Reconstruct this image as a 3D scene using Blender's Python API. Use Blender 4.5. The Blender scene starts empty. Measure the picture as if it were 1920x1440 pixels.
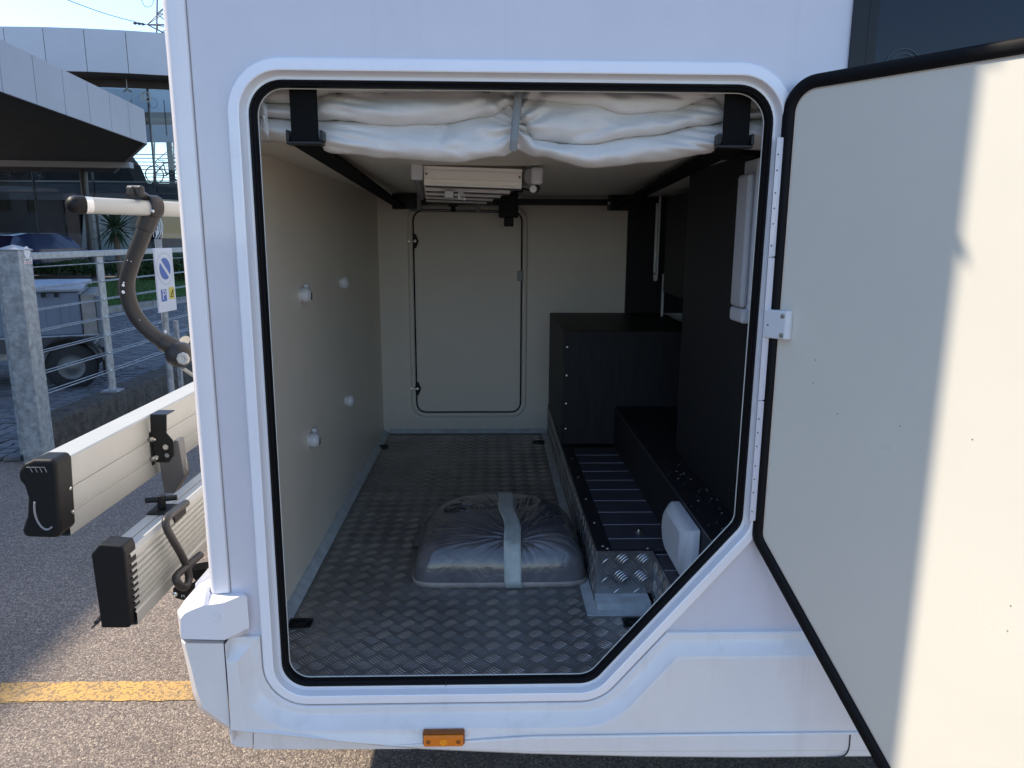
import bpy, math, random
from mathutils import Vector, Matrix, noise as mnoise
from mathutils.geometry import tessellate_polygon
R = math.radians
scn = bpy.context.scene
COL = scn.collection
rnd = random.Random(7)

# ------------------------------------------------------------------ camera
CAM = Vector((0, -1.4, 1.42)); F = 1375.0
CM = Matrix.Rotation(R(-1.6), 3, 'Z') @ Matrix.Rotation(R(90 - 11.35), 3, 'X') @ Matrix.Rotation(.005, 3, 'Z')
cd = bpy.data.cameras.new('camera'); co = bpy.data.objects.new('camera', cd); COL.objects.link(co)
cd.sensor_width = 36; cd.lens = F / 1920 * 36; cd.clip_start = .02; cd.clip_end = 2000
mw = CM.to_4x4(); mw.translation = CAM; co.matrix_world = mw
scn.camera = co

# ------------------------------------------------------------------ light
SUN = Vector((-.981 * math.cos(R(45)), .193 * math.cos(R(45)), math.sin(R(45)))).normalized()
w = bpy.data.worlds.new('World'); scn.world = w; w.use_nodes = True
nt = w.node_tree; nt.nodes.clear()
sky = nt.nodes.new('ShaderNodeTexSky'); sky.sky_type = 'NISHITA'; sky.sun_disc = False
sky.sun_elevation = R(45); sky.sun_rotation = math.atan2(SUN.x, SUN.y)
sky.air_density = .85; sky.dust_density = .15; sky.ozone_density = 1.6; sky.altitude = 300
bg = nt.nodes.new('ShaderNodeBackground'); bg.inputs[1].default_value = .122
wo = nt.nodes.new('ShaderNodeOutputWorld')
nt.links.new(sky.outputs[0], bg.inputs[0]); nt.links.new(bg.outputs[0], wo.inputs[0])
sl = bpy.data.lights.new('sun', 'SUN'); sl.energy = 2.4; sl.angle = R(.6); sl.color = (1, .885, .74)
so = bpy.data.objects.new('sun', sl); COL.objects.link(so)
so.rotation_euler = (-SUN).to_track_quat('-Z', 'Y').to_euler(); so.location = (-20, 5, 25)
scn.view_settings.view_transform = 'Standard'; scn.view_settings.look = 'None'
scn.view_settings.gamma = 1; scn.view_settings.exposure = 1.62
scn.view_settings.use_curve_mapping = False
scn.render.engine = 'CYCLES'
scn.cycles.max_bounces = 10; scn.cycles.diffuse_bounces = 6; scn.cycles.glossy_bounces = 5
scn.cycles.transparent_max_bounces = 12

# measured points of the photograph turned into points on known planes of the place
def ray(x, y): return CM @ Vector(((x - 960) / F, -(y - 720) / F, -1))
def onp(x, y, ax, v):
    d = ray(x, y); return CAM + d * ((v - CAM[ax]) / d[ax])
def PX(x, y, v): return onp(x, y, 0, v)
def PY(x, y, v): return onp(x, y, 1, v)
def PZ(x, y, v): return onp(x, y, 2, v)

# ------------------------------------------------------------------ materials
MATS = {}
def mat(name, col, rough=.5, metal=0, coat=0, spec=.5, var=0, vscale=8, bump=0, bscale=60, rvar=0, stretch=None,
        col2=None, detail=6, alpha=None, trans=0, sheen=0, bdist=.01):
    m = bpy.data.materials.new(name); m.use_nodes = True; n = m.node_tree; b = n.nodes['Principled BSDF']
    b.inputs['Base Color'].default_value = (*col, 1); b.inputs['Roughness'].default_value = rough
    b.inputs['Metallic'].default_value = metal; b.inputs['Coat Weight'].default_value = coat
    b.inputs['Coat Roughness'].default_value = .06
    b.inputs['Specular IOR Level'].default_value = spec; b.inputs['Sheen Weight'].default_value = sheen
    if trans: b.inputs['Transmission Weight'].default_value = trans
    tc = n.nodes.new('ShaderNodeTexCoord'); mp = n.nodes.new('ShaderNodeMapping')
    n.links.new(tc.outputs['Object'], mp.inputs[0])
    if stretch: mp.inputs['Scale'].default_value = stretch
    if var or col2 or rvar:
        t = n.nodes.new('ShaderNodeTexNoise'); t.inputs['Scale'].default_value = vscale; t.inputs['Detail'].default_value = detail
        t.inputs['Roughness'].default_value = .62
        n.links.new(mp.outputs[0], t.inputs['Vector'])
        if var or col2:
            r = n.nodes.new('ShaderNodeMix'); r.data_type = 'RGBA'
            c2 = col2 if col2 else tuple(max(0, c * (1 - var)) for c in col)
            c1 = col if col2 else tuple(min(1, c * (1 + var)) for c in col)
            r.inputs[6].default_value = (*c1, 1); r.inputs[7].default_value = (*c2, 1)
            mr = n.nodes.new('ShaderNodeMapRange'); mr.inputs[1].default_value = .35; mr.inputs[2].default_value = .65
            n.links.new(t.outputs[0], mr.inputs[0]); n.links.new(mr.outputs[0], r.inputs[0])
            n.links.new(r.outputs[2], b.inputs['Base Color'])
        if rvar:
            mr2 = n.nodes.new('ShaderNodeMapRange'); mr2.inputs[1].default_value = .3; mr2.inputs[2].default_value = .7
            mr2.inputs[3].default_value = max(0.02, rough - rvar); mr2.inputs[4].default_value = min(1, rough + rvar)
            n.links.new(t.outputs[0], mr2.inputs[0]); n.links.new(mr2.outputs[0], b.inputs['Roughness'])
    if bump:
        t2 = n.nodes.new('ShaderNodeTexNoise'); t2.inputs['Scale'].default_value = bscale; t2.inputs['Detail'].default_value = 5
        n.links.new(mp.outputs[0], t2.inputs['Vector'])
        bp = n.nodes.new('ShaderNodeBump'); bp.inputs['Strength'].default_value = bump; bp.inputs['Distance'].default_value = bdist
        n.links.new(t2.outputs[0], bp.inputs['Height']); n.links.new(bp.outputs[0], b.inputs['Normal'])
    MATS[name] = m
    return m

def paint(name, col, dirt=.12):
    """glossy gel-coat paint with faint grime and a little waviness"""
    m = mat(name, col, .28, coat=.6, bump=.05, bscale=2.2, bdist=.02)
    n = m.node_tree; b = n.nodes['Principled BSDF']
    tc = n.nodes.new('ShaderNodeTexCoord')
    t = n.nodes.new('ShaderNodeTexNoise'); t.inputs['Scale'].default_value = 3.5; t.inputs['Detail'].default_value = 9; t.inputs['Roughness'].default_value = .7
    n.links.new(tc.outputs['Object'], t.inputs['Vector'])
    s = n.nodes.new('ShaderNodeTexNoise'); s.inputs['Scale'].default_value = 260; s.inputs['Detail'].default_value = 2
    n.links.new(tc.outputs['Object'], s.inputs['Vector'])
    m1 = n.nodes.new('ShaderNodeMapRange'); m1.inputs[1].default_value = .42; m1.inputs[2].default_value = .72; m1.inputs[4].default_value = dirt
    n.links.new(t.outputs[0], m1.inputs[0])
    m2 = n.nodes.new('ShaderNodeMapRange'); m2.inputs[1].default_value = .66; m2.inputs[2].default_value = .78; m2.inputs[4].default_value = .5
    n.links.new(s.outputs[0], m2.inputs[0])
    mu = n.nodes.new('ShaderNodeMath'); mu.operation = 'MULTIPLY_ADD'
    n.links.new(m2.outputs[0], mu.inputs[0]); mu.inputs[1].default_value = dirt; n.links.new(m1.outputs[0], mu.inputs[2])
    mp = n.nodes.new('ShaderNodeMapping'); mp.inputs['Scale'].default_value = (26, 26, 1.3); n.links.new(tc.outputs['Object'], mp.inputs[0])
    st_ = n.nodes.new('ShaderNodeTexNoise'); st_.inputs['Scale'].default_value = 1; st_.inputs['Detail'].default_value = 4; n.links.new(mp.outputs[0], st_.inputs['Vector'])
    m3 = n.nodes.new('ShaderNodeMapRange'); m3.inputs[1].default_value = .58; m3.inputs[2].default_value = .8; m3.inputs[4].default_value = dirt * 1.3
    n.links.new(st_.outputs[0], m3.inputs[0]); ad_ = n.nodes.new('ShaderNodeMath'); ad_.operation = 'ADD'; n.links.new(mu.outputs[0], ad_.inputs[0]); n.links.new(m3.outputs[0], ad_.inputs[1])
    mx = n.nodes.new('ShaderNodeMix'); mx.data_type = 'RGBA'
    mx.inputs[6].default_value = (*col, 1); mx.inputs[7].default_value = (.30, .27, .23, 1)
    n.links.new(ad_.outputs[0], mx.inputs[0]); n.links.new(mx.outputs[2], b.inputs['Base Color'])
    r = n.nodes.new('ShaderNodeMapRange'); r.inputs[3].default_value = .24; r.inputs[4].default_value = .5
    n.links.new(t.outputs[0], r.inputs[0]); n.links.new(r.outputs[0], b.inputs['Roughness'])
    return m

M_wh = paint('white_gelcoat', (.82, .79, .80), .08)
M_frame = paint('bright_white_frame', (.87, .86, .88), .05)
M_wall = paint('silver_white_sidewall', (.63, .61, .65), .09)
M_whd = paint('white_gelcoat_dusty', (.78, .745, .72), .14)
M_cream = mat('cream_laminate', (.86, .775, .64), .38, var=.03, vscale=3, bump=.03, bscale=300, bdist=.002)
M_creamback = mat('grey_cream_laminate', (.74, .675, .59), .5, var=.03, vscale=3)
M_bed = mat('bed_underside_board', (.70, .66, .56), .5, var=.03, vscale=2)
M_door = mat('door_lining', (.68, .65, .56), .36, coat=.15, var=.035, vscale=1.6, rvar=.12, bump=.04, bscale=3, bdist=.01)
M_seal = mat('black_rubber', (.006, .006, .007), .55, spec=.15, bump=.1, bscale=40, bdist=.002)
M_edge = mat('pale_edge_trim', (.6, .6, .56), .45)
M_blk = mat('black_plastic', (.010, .010, .010), .5, spec=.22, bump=.05, bscale=200, bdist=.001)
M_blks = mat('black_satin_metal', (.010, .010, .010), .38, spec=.3)
M_web = mat('black_webbing', (.008, .008, .008), .9, spec=.1, bump=.5, bscale=400, stretch=(1, 1, .2), bdist=.001)
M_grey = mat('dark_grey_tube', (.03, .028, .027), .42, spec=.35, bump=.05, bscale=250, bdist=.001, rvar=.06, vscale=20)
M_gpl = mat('mid_grey_plastic', (.26, .26, .27), .5)
M_gpl2 = mat('warm_grey_metal', (.11, .105, .10), .45)
M_wpl = mat('white_plastic', (.66, .67, .69), .35)
M_alu = mat('anodised_aluminium', (.72, .72, .69), .42, metal=.75, rvar=.08, vscale=40, stretch=(8, .3, 8))
M_alum = mat('matt_aluminium', (.44, .445, .41), .5, metal=.3, var=.03, vscale=6)
M_step = mat('pale_step_aluminium', (.93, .90, .84), .4)
M_steel = mat('zinc_bolt', (.7, .68, .63), .28, metal=1)
M_galv = mat('galvanised_steel', (.20, .215, .23), .5, metal=.45, col2=(.36, .375, .39), vscale=26, detail=3, rvar=.1)
M_wood = mat('dark_grained_laminate', (.014, .015, .018), .5, spec=.2, col2=(.022, .022, .025), vscale=9, stretch=(14, 14, .7), bump=.2, bscale=60, bdist=.002)
M_woodh = mat('dark_plank_laminate', (.07, .068, .082), .42, col2=(.042, .042, .055), vscale=9, stretch=(.8, 16, 16), bump=.2, bscale=60, bdist=.002)
M_groove = mat('plank_joint_glint', (.30, .31, .36), .4)
M_fab = mat('cream_cotton', (.70, .68, .655), .9, sheen=.2, var=.03, vscale=30, bump=.35, bscale=700, bdist=.0008)
M_tie = mat('grey_ribbon', (.22, .24, .25), .7)
M_lens = mat('frosted_lamp_lens', (.55, .56, .58), .3)
M_dark = mat('underbody_black', (.018, .018, .018), .8)
M_glassk = mat('tinted_acrylic', (.008, .013, .022), .06, spec=.30)
M_gframe = mat('window_frame_black', (.008, .010, .012), .3, spec=.25)
M_oran = mat('amber_lens', (.75, .19, .008), .18, coat=.4, bump=.6, bscale=260, stretch=(1, 1, .05), bdist=.001)
M_orb = mat('amber_base', (.25, .07, .004), .3)
M_concr = mat('rough_concrete', (.10, .088, .075), .95, col2=(.045, .038, .033), vscale=14, bump=1, bscale=60, bdist=.03)
M_kerb = mat('kerb_stone', (.22, .205, .19), .9, var=.2, vscale=6)
M_cob = mat('porphyry_sett', (.17, .17, .175), .6, col2=(.10, .10, .105), vscale=5, bump=.6, bscale=40, bdist=.006)
M_joint = mat('sett_joint_sand', (.055, .052, .048), .95, var=.3, vscale=30)
M_grass = mat('lawn', (.05, .12, .02), .9, col2=(.03, .08, .015), vscale=3, bump=1, bscale=80, bdist=.03)
M_blade = mat('grass_blade', (.05, .13, .018), .7, var=.3, vscale=2)
M_leaf = mat('hedge_leaf', (.022, .055, .018), .6, col2=(.04, .085, .02), vscale=4)
M_yuc = mat('yucca_leaf', (.035, .07, .035), .5, var=.3, vscale=5)
M_trunk = mat('palm_trunk', (.12, .09, .06), .9, bump=.8, bscale=30)
M_fasc = mat('white_facade_panel', (.50, .51, .54), .45, metal=.1, var=.03, vscale=1, bump=.08, bscale=1.2, bdist=.05)
M_fasc2 = mat('grey_canopy_panel', (.31, .31, .35), .5, metal=.1, var=.04, vscale=1)
M_fascdk = mat('panel_joint_dark', (.05, .05, .055), .7)
M_soff = mat('dark_soffit', (.05, .046, .045), .7, var=.15, vscale=2)
M_mull = mat('dark_mullion', (.03, .035, .04), .4)
M_inner = mat('showroom_interior_dark', (.035, .04, .045), .8, var=.3, vscale=.6)
M_inner2 = mat('showroom_interior_grey', (.13, .15, .17), .8, var=.1, vscale=.8)
M_slate = mat('blind_slat', (.25, .29, .31), .5)
M_yel = mat('ochre_poster', (.34, .22, .06), .6)
M_red = mat('red_poster', (.45, .07, .03), .6)
M_rust = mat('orange_letters', (.5, .12, .03), .6)
M_cblue = mat('dark_blue_car_paint', (.01, .02, .07), .2, coat=1)
M_csil = mat('silver_car_paint', (.35, .37, .39), .25, metal=.6, coat=1)
M_cwh = mat('white_van_paint', (.72, .72, .70), .3, coat=.5)
M_tyre = mat('tyre_rubber', (.02, .02, .021), .8, bump=.4, bscale=60)
M_rim = mat('steel_rim', (.12, .125, .13), .5, metal=.5)
M_cover = mat('trailer_blue_grey', (.12, .15, .20), .5, var=.08, vscale=3)
M_cover2 = mat('trailer_grey_tarp', (.30, .34, .40), .45, bump=.8, bscale=4, bdist=.05)
M_sign = mat('sign_white', (.62, .60, .62), .4)
M_sblue = mat('sign_blue', (.01, .07, .33), .35)
M_syel = mat('sign_yellow', (.6, .45, .03), .4)
M_ink = mat('black_print', (.01, .01, .01), .5)
M_pylon = mat('rusty_lattice_steel', (.16, .14, .13), .6, metal=.3)
M_ochre = mat('ochre_render', (.50, .33, .12), .9, var=.08, vscale=1)
M_roof = mat('dark_roof_tiles', (.08, .06, .05), .9)
M_wall2 = mat('grey_block_wall', (.35, .35, .36), .8, var=.05, vscale=.5)
M_tape = mat('packing_tape', (.50, .52, .48), .5, col2=(.34, .36, .34), vscale=14, bump=.3, bscale=60, bdist=.004)
M_seam = mat('dark_seam', (.03, .03, .035), .8)
M_sila = mat('white_sealant', (.58, .62, .63), .5, col2=(.42, .45, .45), vscale=20)

# chequer plate: worn aluminium, grey in the hollows, bright on the ribs
M_plate = mat('worn_aluminium_plate', (.28, .275, .265), .42, metal=.5, col2=(.17, .168, .163), vscale=4, rvar=.1, bump=.15, bscale=150, bdist=.001)
M_rib = mat('polished_tread_rib', (.86, .85, .83), .27, metal=.75, col2=(.48, .47, .46), vscale=5)
M_plate2 = mat('clean_aluminium_plate', (.45, .45, .45), .26, metal=.95, rvar=.06, vscale=10, bump=.08, bscale=20, bdist=.002)
M_rib2 = mat('clean_tread_rib', (.68, .68, .68), .2, metal=.95)

# asphalt: pale aggregate in bitumen
def asphalt():
    m = bpy.data.materials.new('aggregate_asphalt'); m.use_nodes = True; n = m.node_tree; b = n.nodes['Principled BSDF']
    b.inputs['Roughness'].default_value = .85
    tc = n.nodes.new('ShaderNodeTexCoord')
    v = n.nodes.new('ShaderNodeTexVoronoi'); v.inputs['Scale'].default_value = 190; n.links.new(tc.outputs['Object'], v.inputs['Vector'])
    v2 = n.nodes.new('ShaderNodeTexVoronoi'); v2.inputs['Scale'].default_value = 270; n.links.new(tc.outputs['Object'], v2.inputs['Vector'])
    sp = n.nodes.new('ShaderNodeSeparateColor'); n.links.new(v.outputs['Color'], sp.inputs[0])
    cr = n.nodes.new('ShaderNodeValToRGB'); n.links.new(sp.outputs[0], cr.inputs[0]); e = cr.color_ramp.elements
    e[0].position = 0; e[0].color = (.12, .088, .068, 1); e[1].position = 1; e[1].color = (.56, .46, .35, 1)
    for p, c in ((.3, (.21, .165, .13)), (.6, (.30, .24, .19)), (.85, (.38, .31, .245))):
        q = e.new(p); q.color = (*c, 1)
    ed = n.nodes.new('ShaderNodeMapRange'); ed.inputs[1].default_value = .25; ed.inputs[2].default_value = .75
    ed.inputs[3].default_value = 0; ed.inputs[4].default_value = .65; n.links.new(v.outputs['Distance'], ed.inputs[0])
    mx = n.nodes.new('ShaderNodeMix'); mx.data_type = 'RGBA'; n.links.new(ed.outputs[0], mx.inputs[0])
    n.links.new(cr.outputs[0], mx.inputs[6]); mx.inputs[7].default_value = (.10, .085, .08, 1)
    nz = n.nodes.new('ShaderNodeTexNoise'); nz.inputs['Scale'].default_value = 1.3; nz.inputs['Detail'].default_value = 7
    n.links.new(tc.outputs['Object'], nz.inputs['Vector'])
    mr = n.nodes.new('ShaderNodeMapRange'); mr.inputs[1].default_value = .3; mr.inputs[2].default_value = .7; mr.inputs[3].default_value = .78; mr.inputs[4].default_value = 1.12
    n.links.new(nz.outputs[0], mr.inputs[0])
    mu = n.nodes.new('ShaderNodeVectorMath'); mu.operation = 'SCALE'; n.links.new(mx.outputs[2], mu.inputs[0]); n.links.new(mr.outputs[0], mu.inputs['Scale'])
    n.links.new(mu.outputs[0], b.inputs['Base Color'])
    ad = n.nodes.new('ShaderNodeMath'); ad.operation = 'ADD'; n.links.new(v.outputs['Distance'], ad.inputs[0]); n.links.new(v2.outputs['Distance'], ad.inputs[1])
    bp = n.nodes.new('ShaderNodeBump'); bp.invert = True; bp.inputs['Strength'].default_value = .6; bp.inputs['Distance'].default_value = .004
    n.links.new(ad.outputs[0], bp.inputs['Height']); n.links.new(bp.outputs[0], b.inputs['Normal'])
    return m
M_asph = asphalt()
def yellow_paint():
    m = mat('worn_yellow_paint', (.60, .345, .085), .7, col2=(.44, .28, .11), vscale=9, bump=.8, bscale=160, bdist=.004)
    n = m.node_tree; b = n.nodes['Principled BSDF']
    tc = n.nodes.new('ShaderNodeTexCoord')
    nz = n.nodes.new('ShaderNodeTexNoise'); nz.inputs['Scale'].default_value = 14; n.links.new(tc.outputs['Object'], nz.inputs['Vector'])
    va = n.nodes.new('ShaderNodeVectorMath'); va.operation = 'MULTIPLY_ADD'; n.links.new(nz.outputs['Color'], va.inputs[0])
    va.inputs[1].default_value = (.08, .08, .08); n.links.new(tc.outputs['Object'], va.inputs[2])
    v = n.nodes.new('ShaderNodeTexVoronoi'); v.feature = 'DISTANCE_TO_EDGE'; v.inputs['Scale'].default_value = 15; n.links.new(va.outputs[0], v.inputs['Vector'])
    lt = n.nodes.new('ShaderNodeMath'); lt.operation = 'LESS_THAN'; lt.inputs[1].default_value = .022; n.links.new(v.outputs['Distance'], lt.inputs[0])
    v2 = n.nodes.new('ShaderNodeTexVoronoi'); v2.inputs['Scale'].default_value = 150; n.links.new(tc.outputs['Object'], v2.inputs['Vector'])
    sp = n.nodes.new('ShaderNodeSeparateColor'); n.links.new(v2.outputs['Color'], sp.inputs[0])
    g2 = n.nodes.new('ShaderNodeMath'); g2.operation = 'GREATER_THAN'; g2.inputs[1].default_value = .74; n.links.new(sp.outputs[1], g2.inputs[0])
    mxm = n.nodes.new('ShaderNodeMath'); mxm.operation = 'MAXIMUM'; n.links.new(lt.outputs[0], mxm.inputs[0]); n.links.new(g2.outputs[0], mxm.inputs[1])
    mul = n.nodes.new('ShaderNodeMath'); mul.operation = 'MULTIPLY'; mul.inputs[1].default_value = .62; n.links.new(mxm.outputs[0], mul.inputs[0])
    old = b.inputs['Base Color'].links[0].from_socket
    mx = n.nodes.new('ShaderNodeMix'); mx.data_type = 'RGBA'; n.links.new(mul.outputs[0], mx.inputs[0]); n.links.new(old, mx.inputs[6])
    mx.inputs[7].default_value = (.10, .085, .07, 1); n.links.new(mx.outputs[2], b.inputs['Base Color'])
    return m
M_yline = yellow_paint()
def plastic_bag():
    m = mat('grey_translucent_film', (.072, .066, .072), .22, coat=.5, col2=(.13, .122, .128), vscale=5, detail=3)
    n = m.node_tree; b = n.nodes['Principled BSDF']
    tc = n.nodes.new('ShaderNodeTexCoord'); v = n.nodes.new('ShaderNodeTexNoise'); v.inputs['Scale'].default_value = 22; v.inputs['Detail'].default_value = 4; v.inputs['Distortion'].default_value = 1.6
    n.links.new(tc.outputs['Object'], v.inputs['Vector'])
    bp = n.nodes.new('ShaderNodeBump'); bp.inputs['Strength'].default_value = .4; bp.inputs['Distance'].default_value = .006
    n.links.new(v.outputs[0], bp.inputs['Height']); n.links.new(bp.outputs[0], b.inputs['Normal'])
    return m
M_bag = plastic_bag()
def glass(name, tint, refl=.06, rough=.0):
    m = bpy.data.materials.new(name); m.use_nodes = True; n = m.node_tree; n.nodes.clear()
    o = n.nodes.new('ShaderNodeOutputMaterial'); mx = n.nodes.new('ShaderNodeMixShader')
    t = n.nodes.new('ShaderNodeBsdfTransparent'); t.inputs[0].default_value = (*tint, 1)
    g = n.nodes.new('ShaderNodeBsdfGlossy'); g.inputs['Roughness'].default_value = rough
    fr = n.nodes.new('ShaderNodeFresnel'); fr.inputs[0].default_value = 1.5
    ad = n.nodes.new('ShaderNodeMath'); ad.operation = 'ADD'; ad.use_clamp = True; ad.inputs[1].default_value = refl
    n.links.new(fr.outputs[0], ad.inputs[0]); n.links.new(ad.outputs[0], mx.inputs[0])
    n.links.new(t.outputs[0], mx.inputs[1]); n.links.new(g.outputs[0], mx.inputs[2]); n.links.new(mx.outputs[0], o.inputs[0])
    MATS[name] = m; return m
M_glass = glass('showroom_glass', (.62, .68, .70), .03)

# ------------------------------------------------------------------ mesh helpers
class B:
    def __init__(s): s.v = []; s.f = []
    def add(s, vs, fs):
        o = len(s.v); s.v += [tuple(v) for v in vs]; s.f += [tuple(i + o for i in f) for f in fs]; return s
    def box(s, a, b, T=None):
        x0, y0, z0 = a; x1, y1, z1 = b
        vs = [Vector(p) for p in ((x0, y0, z0), (x1, y0, z0), (x1, y1, z0), (x0, y1, z0), (x0, y0, z1), (x1, y0, z1), (x1, y1, z1), (x0, y1, z1))]
        if T: vs = [T @ v for v in vs]
        return s.add(vs, [(0, 3, 2, 1), (4, 5, 6, 7), (0, 1, 5, 4), (1, 2, 6, 5), (2, 3, 7, 6), (3, 0, 4, 7)])
    def prism(s, pts, ext):
        pts = [Vector(p) for p in pts]; e = Vector(ext); n = len(pts)
        s.add(pts + [p + e for p in pts], [tuple(range(n)), tuple(range(2 * n - 1, n - 1, -1))] +
              [(i, i + n, (i + 1) % n + n, (i + 1) % n) for i in range(n)])
        return s
    def tube(s, path, r, seg=12, caps=True, flat=None):
        path = [Vector(p) for p in path]; n = len(path); rr = r if isinstance(r, (list, tuple)) else [r] * n
        t0 = (path[1] - path[0]).normalized(); up = Vector((0, 0, 1)) if abs(t0.z) < .9 else Vector((1, 0, 0))
        u = t0.cross(up).normalized(); vs = []; pt = t0
        for i, p in enumerate(path):
            if i == 0: t = t0
            elif i == n - 1: t = (path[-1] - path[-2]).normalized()
            else: t = ((path[i + 1] - p).normalized() + (p - path[i - 1]).normalized()).normalized()
            q = pt.rotation_difference(t); u = q @ u; pt = t; w = t.cross(u)
            for k in range(seg):
                a = 2 * math.pi * k / seg
                fx, fy = (1, 1) if not flat else flat
                vs.append(p + u * math.cos(a) * rr[i] * fx + w * math.sin(a) * rr[i] * fy)
        fs = [(i * seg + k, i * seg + (k + 1) % seg, (i + 1) * seg + (k + 1) % seg, (i + 1) * seg + k) for i in range(n - 1) for k in range(seg)]
        if caps: fs += [tuple(range(seg - 1, -1, -1)), tuple((n - 1) * seg + k for k in range(seg))]
        return s.add(vs, fs)
    def cyl(s, a, b, r, seg=16): return s.tube([a, b], r, seg)
    def lathe(s, c, ax, prof, seg=20):
        """prof: (along, radius) pairs"""
        c = Vector(c); ax = Vector(ax).normalized(); u = ax.orthogonal().normalized(); w = ax.cross(u); n = len(prof)
        vs = [c + ax * h + (u * math.cos(2 * math.pi * k / seg) + w * math.sin(2 * math.pi * k / seg)) * max(r, 1e-5) for h, r in prof for k in range(seg)]
        fs = [(i * seg + k, i * seg + (k + 1) % seg, (i + 1) * seg + (k + 1) % seg, (i + 1) * seg + k) for i in range(n - 1) for k in range(seg)]
        fs += [tuple(range(seg - 1, -1, -1)), tuple((n - 1) * seg + k for k in range(seg))]
        return s.add(vs, fs)
    def grid(s, nu, nv, fn):
        vs = [fn(i / nu, j / nv) for j in range(nv + 1) for i in range(nu + 1)]
        return s.add(vs, [(j * (nu + 1) + i, j * (nu + 1) + i + 1, (j + 1) * (nu + 1) + i + 1, (j + 1) * (nu + 1) + i) for j in range(nv) for i in range(nu)])
    def loops(s, lps, closed=True):
        n = len(lps[0]); vs = [p for l in lps for p in l]; m = n if closed else n - 1
        return s.add(vs, [(i * n + k, i * n + (k + 1) % n, (i + 1) * n + (k + 1) % n, (i + 1) * n + k) for i in range(len(lps) - 1) for k in range(m)])

def obj(name, b, m, parent=None, smooth=False, bevel=0, bseg=2, kind=None, label=None, solid=0, auto=None):
    me = bpy.data.meshes.new(name); me.from_pydata(b.v, [], b.f); me.validate()
    import bmesh
    bm = bmesh.new(); bm.from_mesh(me); bmesh.ops.recalc_face_normals(bm, faces=bm.faces); bm.to_mesh(me); bm.free()
    me.materials.append(m)
    if smooth or auto:
        for p in me.polygons: p.use_smooth = True
        if auto: me.set_sharp_from_angle(angle=R(auto))
    o = bpy.data.objects.new(name, me); COL.objects.link(o)
    if parent:
        o.parent = parent
        if parent.type == 'EMPTY': o.matrix_parent_inverse = Matrix.Translation(-Vector(parent.location))
    if solid:
        md = o.modifiers.new('solid', 'SOLIDIFY'); md.thickness = solid; md.offset = 0
    if bevel:
        md = o.modifiers.new('bevel', 'BEVEL'); md.width = bevel; md.segments = bseg; md.limit_method = 'ANGLE'; md.angle_limit = R(35)
        md.harden_normals = False
    if kind: o['kind'] = kind
    if label: o['label'] = label
    return o
def thing(name, loc, label, cat, group=None):
    o = bpy.data.objects.new(name, None); COL.objects.link(o); o.location = loc; o.empty_display_size = .1
    o['label'] = label; o['category'] = cat
    if group: o['group'] = group
    return o
def tag(o, label, cat, group=None):
    o['label'] = label; o['category'] = cat
    if group: o['group'] = group
    return o
def text(name, s, size, loc, rot, m, parent=None, ext=.0004, align='CENTER'):
    c = bpy.data.curves.new(name, 'FONT'); c.body = s; c.size = size; c.extrude = ext; c.align_x = align; c.align_y = 'CENTER'
    c.materials.append(m); tmp = bpy.data.objects.new(name, c); COL.objects.link(tmp)
    bpy.context.view_layer.update()
    me = bpy.data.meshes.new_from_object(tmp.evaluated_get(bpy.context.evaluated_depsgraph_get())); bpy.data.objects.remove(tmp)
    o = bpy.data.objects.new(name, me); COL.objects.link(o); o.location = loc; o.rotation_euler = rot
    if parent:
        o.parent = parent
        if parent.type == 'EMPTY': o.matrix_parent_inverse = Matrix.Translation(-Vector(parent.location))
    return o
def copy_tree(o, parent=None):
    c = o.copy(); COL.objects.link(c)
    if parent: c.parent = parent; c.matrix_parent_inverse = o.matrix_parent_inverse.copy()
    for ch in list(o.children): copy_tree(ch, c)
    return c
def bez(pts, n=8):
    """Catmull-Rom through points"""
    P = [Vector(p) for p in pts]; P = [P[0] * 2 - P[1]] + P + [P[-1] * 2 - P[-2]]; out = []
    for i in range(1, len(P) - 2):
        for k in range(n):
            t = k / n; a, b, c, d = P[i - 1:i + 3]
            out.append(.5 * ((2 * b) + (c - a) * t + (2 * a - 5 * b + 4 * c - d) * t * t + (3 * b - a - 3 * c + d) * t ** 3))
    out.append(P[-2]); return out

# convex polygon offset + rounding in 2D (clockwise or not, radii per corner)
def off(pts, d):
    n = len(pts); c = sum((Vector(p) for p in pts), Vector((0, 0))) / n; ln = []
    for i in range(n):
        a = Vector(pts[i]); b = Vector(pts[(i + 1) % n]); t = (b - a).normalized(); nr = Vector((t.y, -t.x))
        if nr.dot(a - c) < 0: nr = -nr
        ln.append((a + nr * d, t))
    out = []
    for i in range(n):
        p, t = ln[i - 1]; q, s = ln[i]; den = t.x * s.y - t.y * s.x; k = ((q.x - p.x) * s.y - (q.y - p.y) * s.x) / den
        out.append(p + t * k)
    return out
def rnd_poly(pts, rad, d=0, seg=8, arcs=False):
    P = off(pts, d); n = len(P); out = []
    for i in range(n):
        a, b, c = P[i - 1], P[i], P[(i + 1) % n]; r = max(.003, rad[i] + d)
        u = (a - b).normalized(); v = (c - b).normalized(); ang = u.angle(v) / 2
        cc = b + (u + v).normalized() * (r / math.sin(ang)); s = b + u * (r / math.tan(ang)); e = b + v * (r / math.tan(ang))
        a0 = math.atan2(s.y - cc.y, s.x - cc.x); a1 = math.atan2(e.y - cc.y, e.x - cc.x)
        da = (a1 - a0 + math.pi) % (2 * math.pi) - math.pi
        arc = [Vector((cc.x + r * math.cos(a0 + da * k / seg), cc.y + r * math.sin(a0 + da * k / seg))) for k in range(seg + 1)]
        out.append(arc)
    return out if arcs else [p for a in out for p in a]
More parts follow.
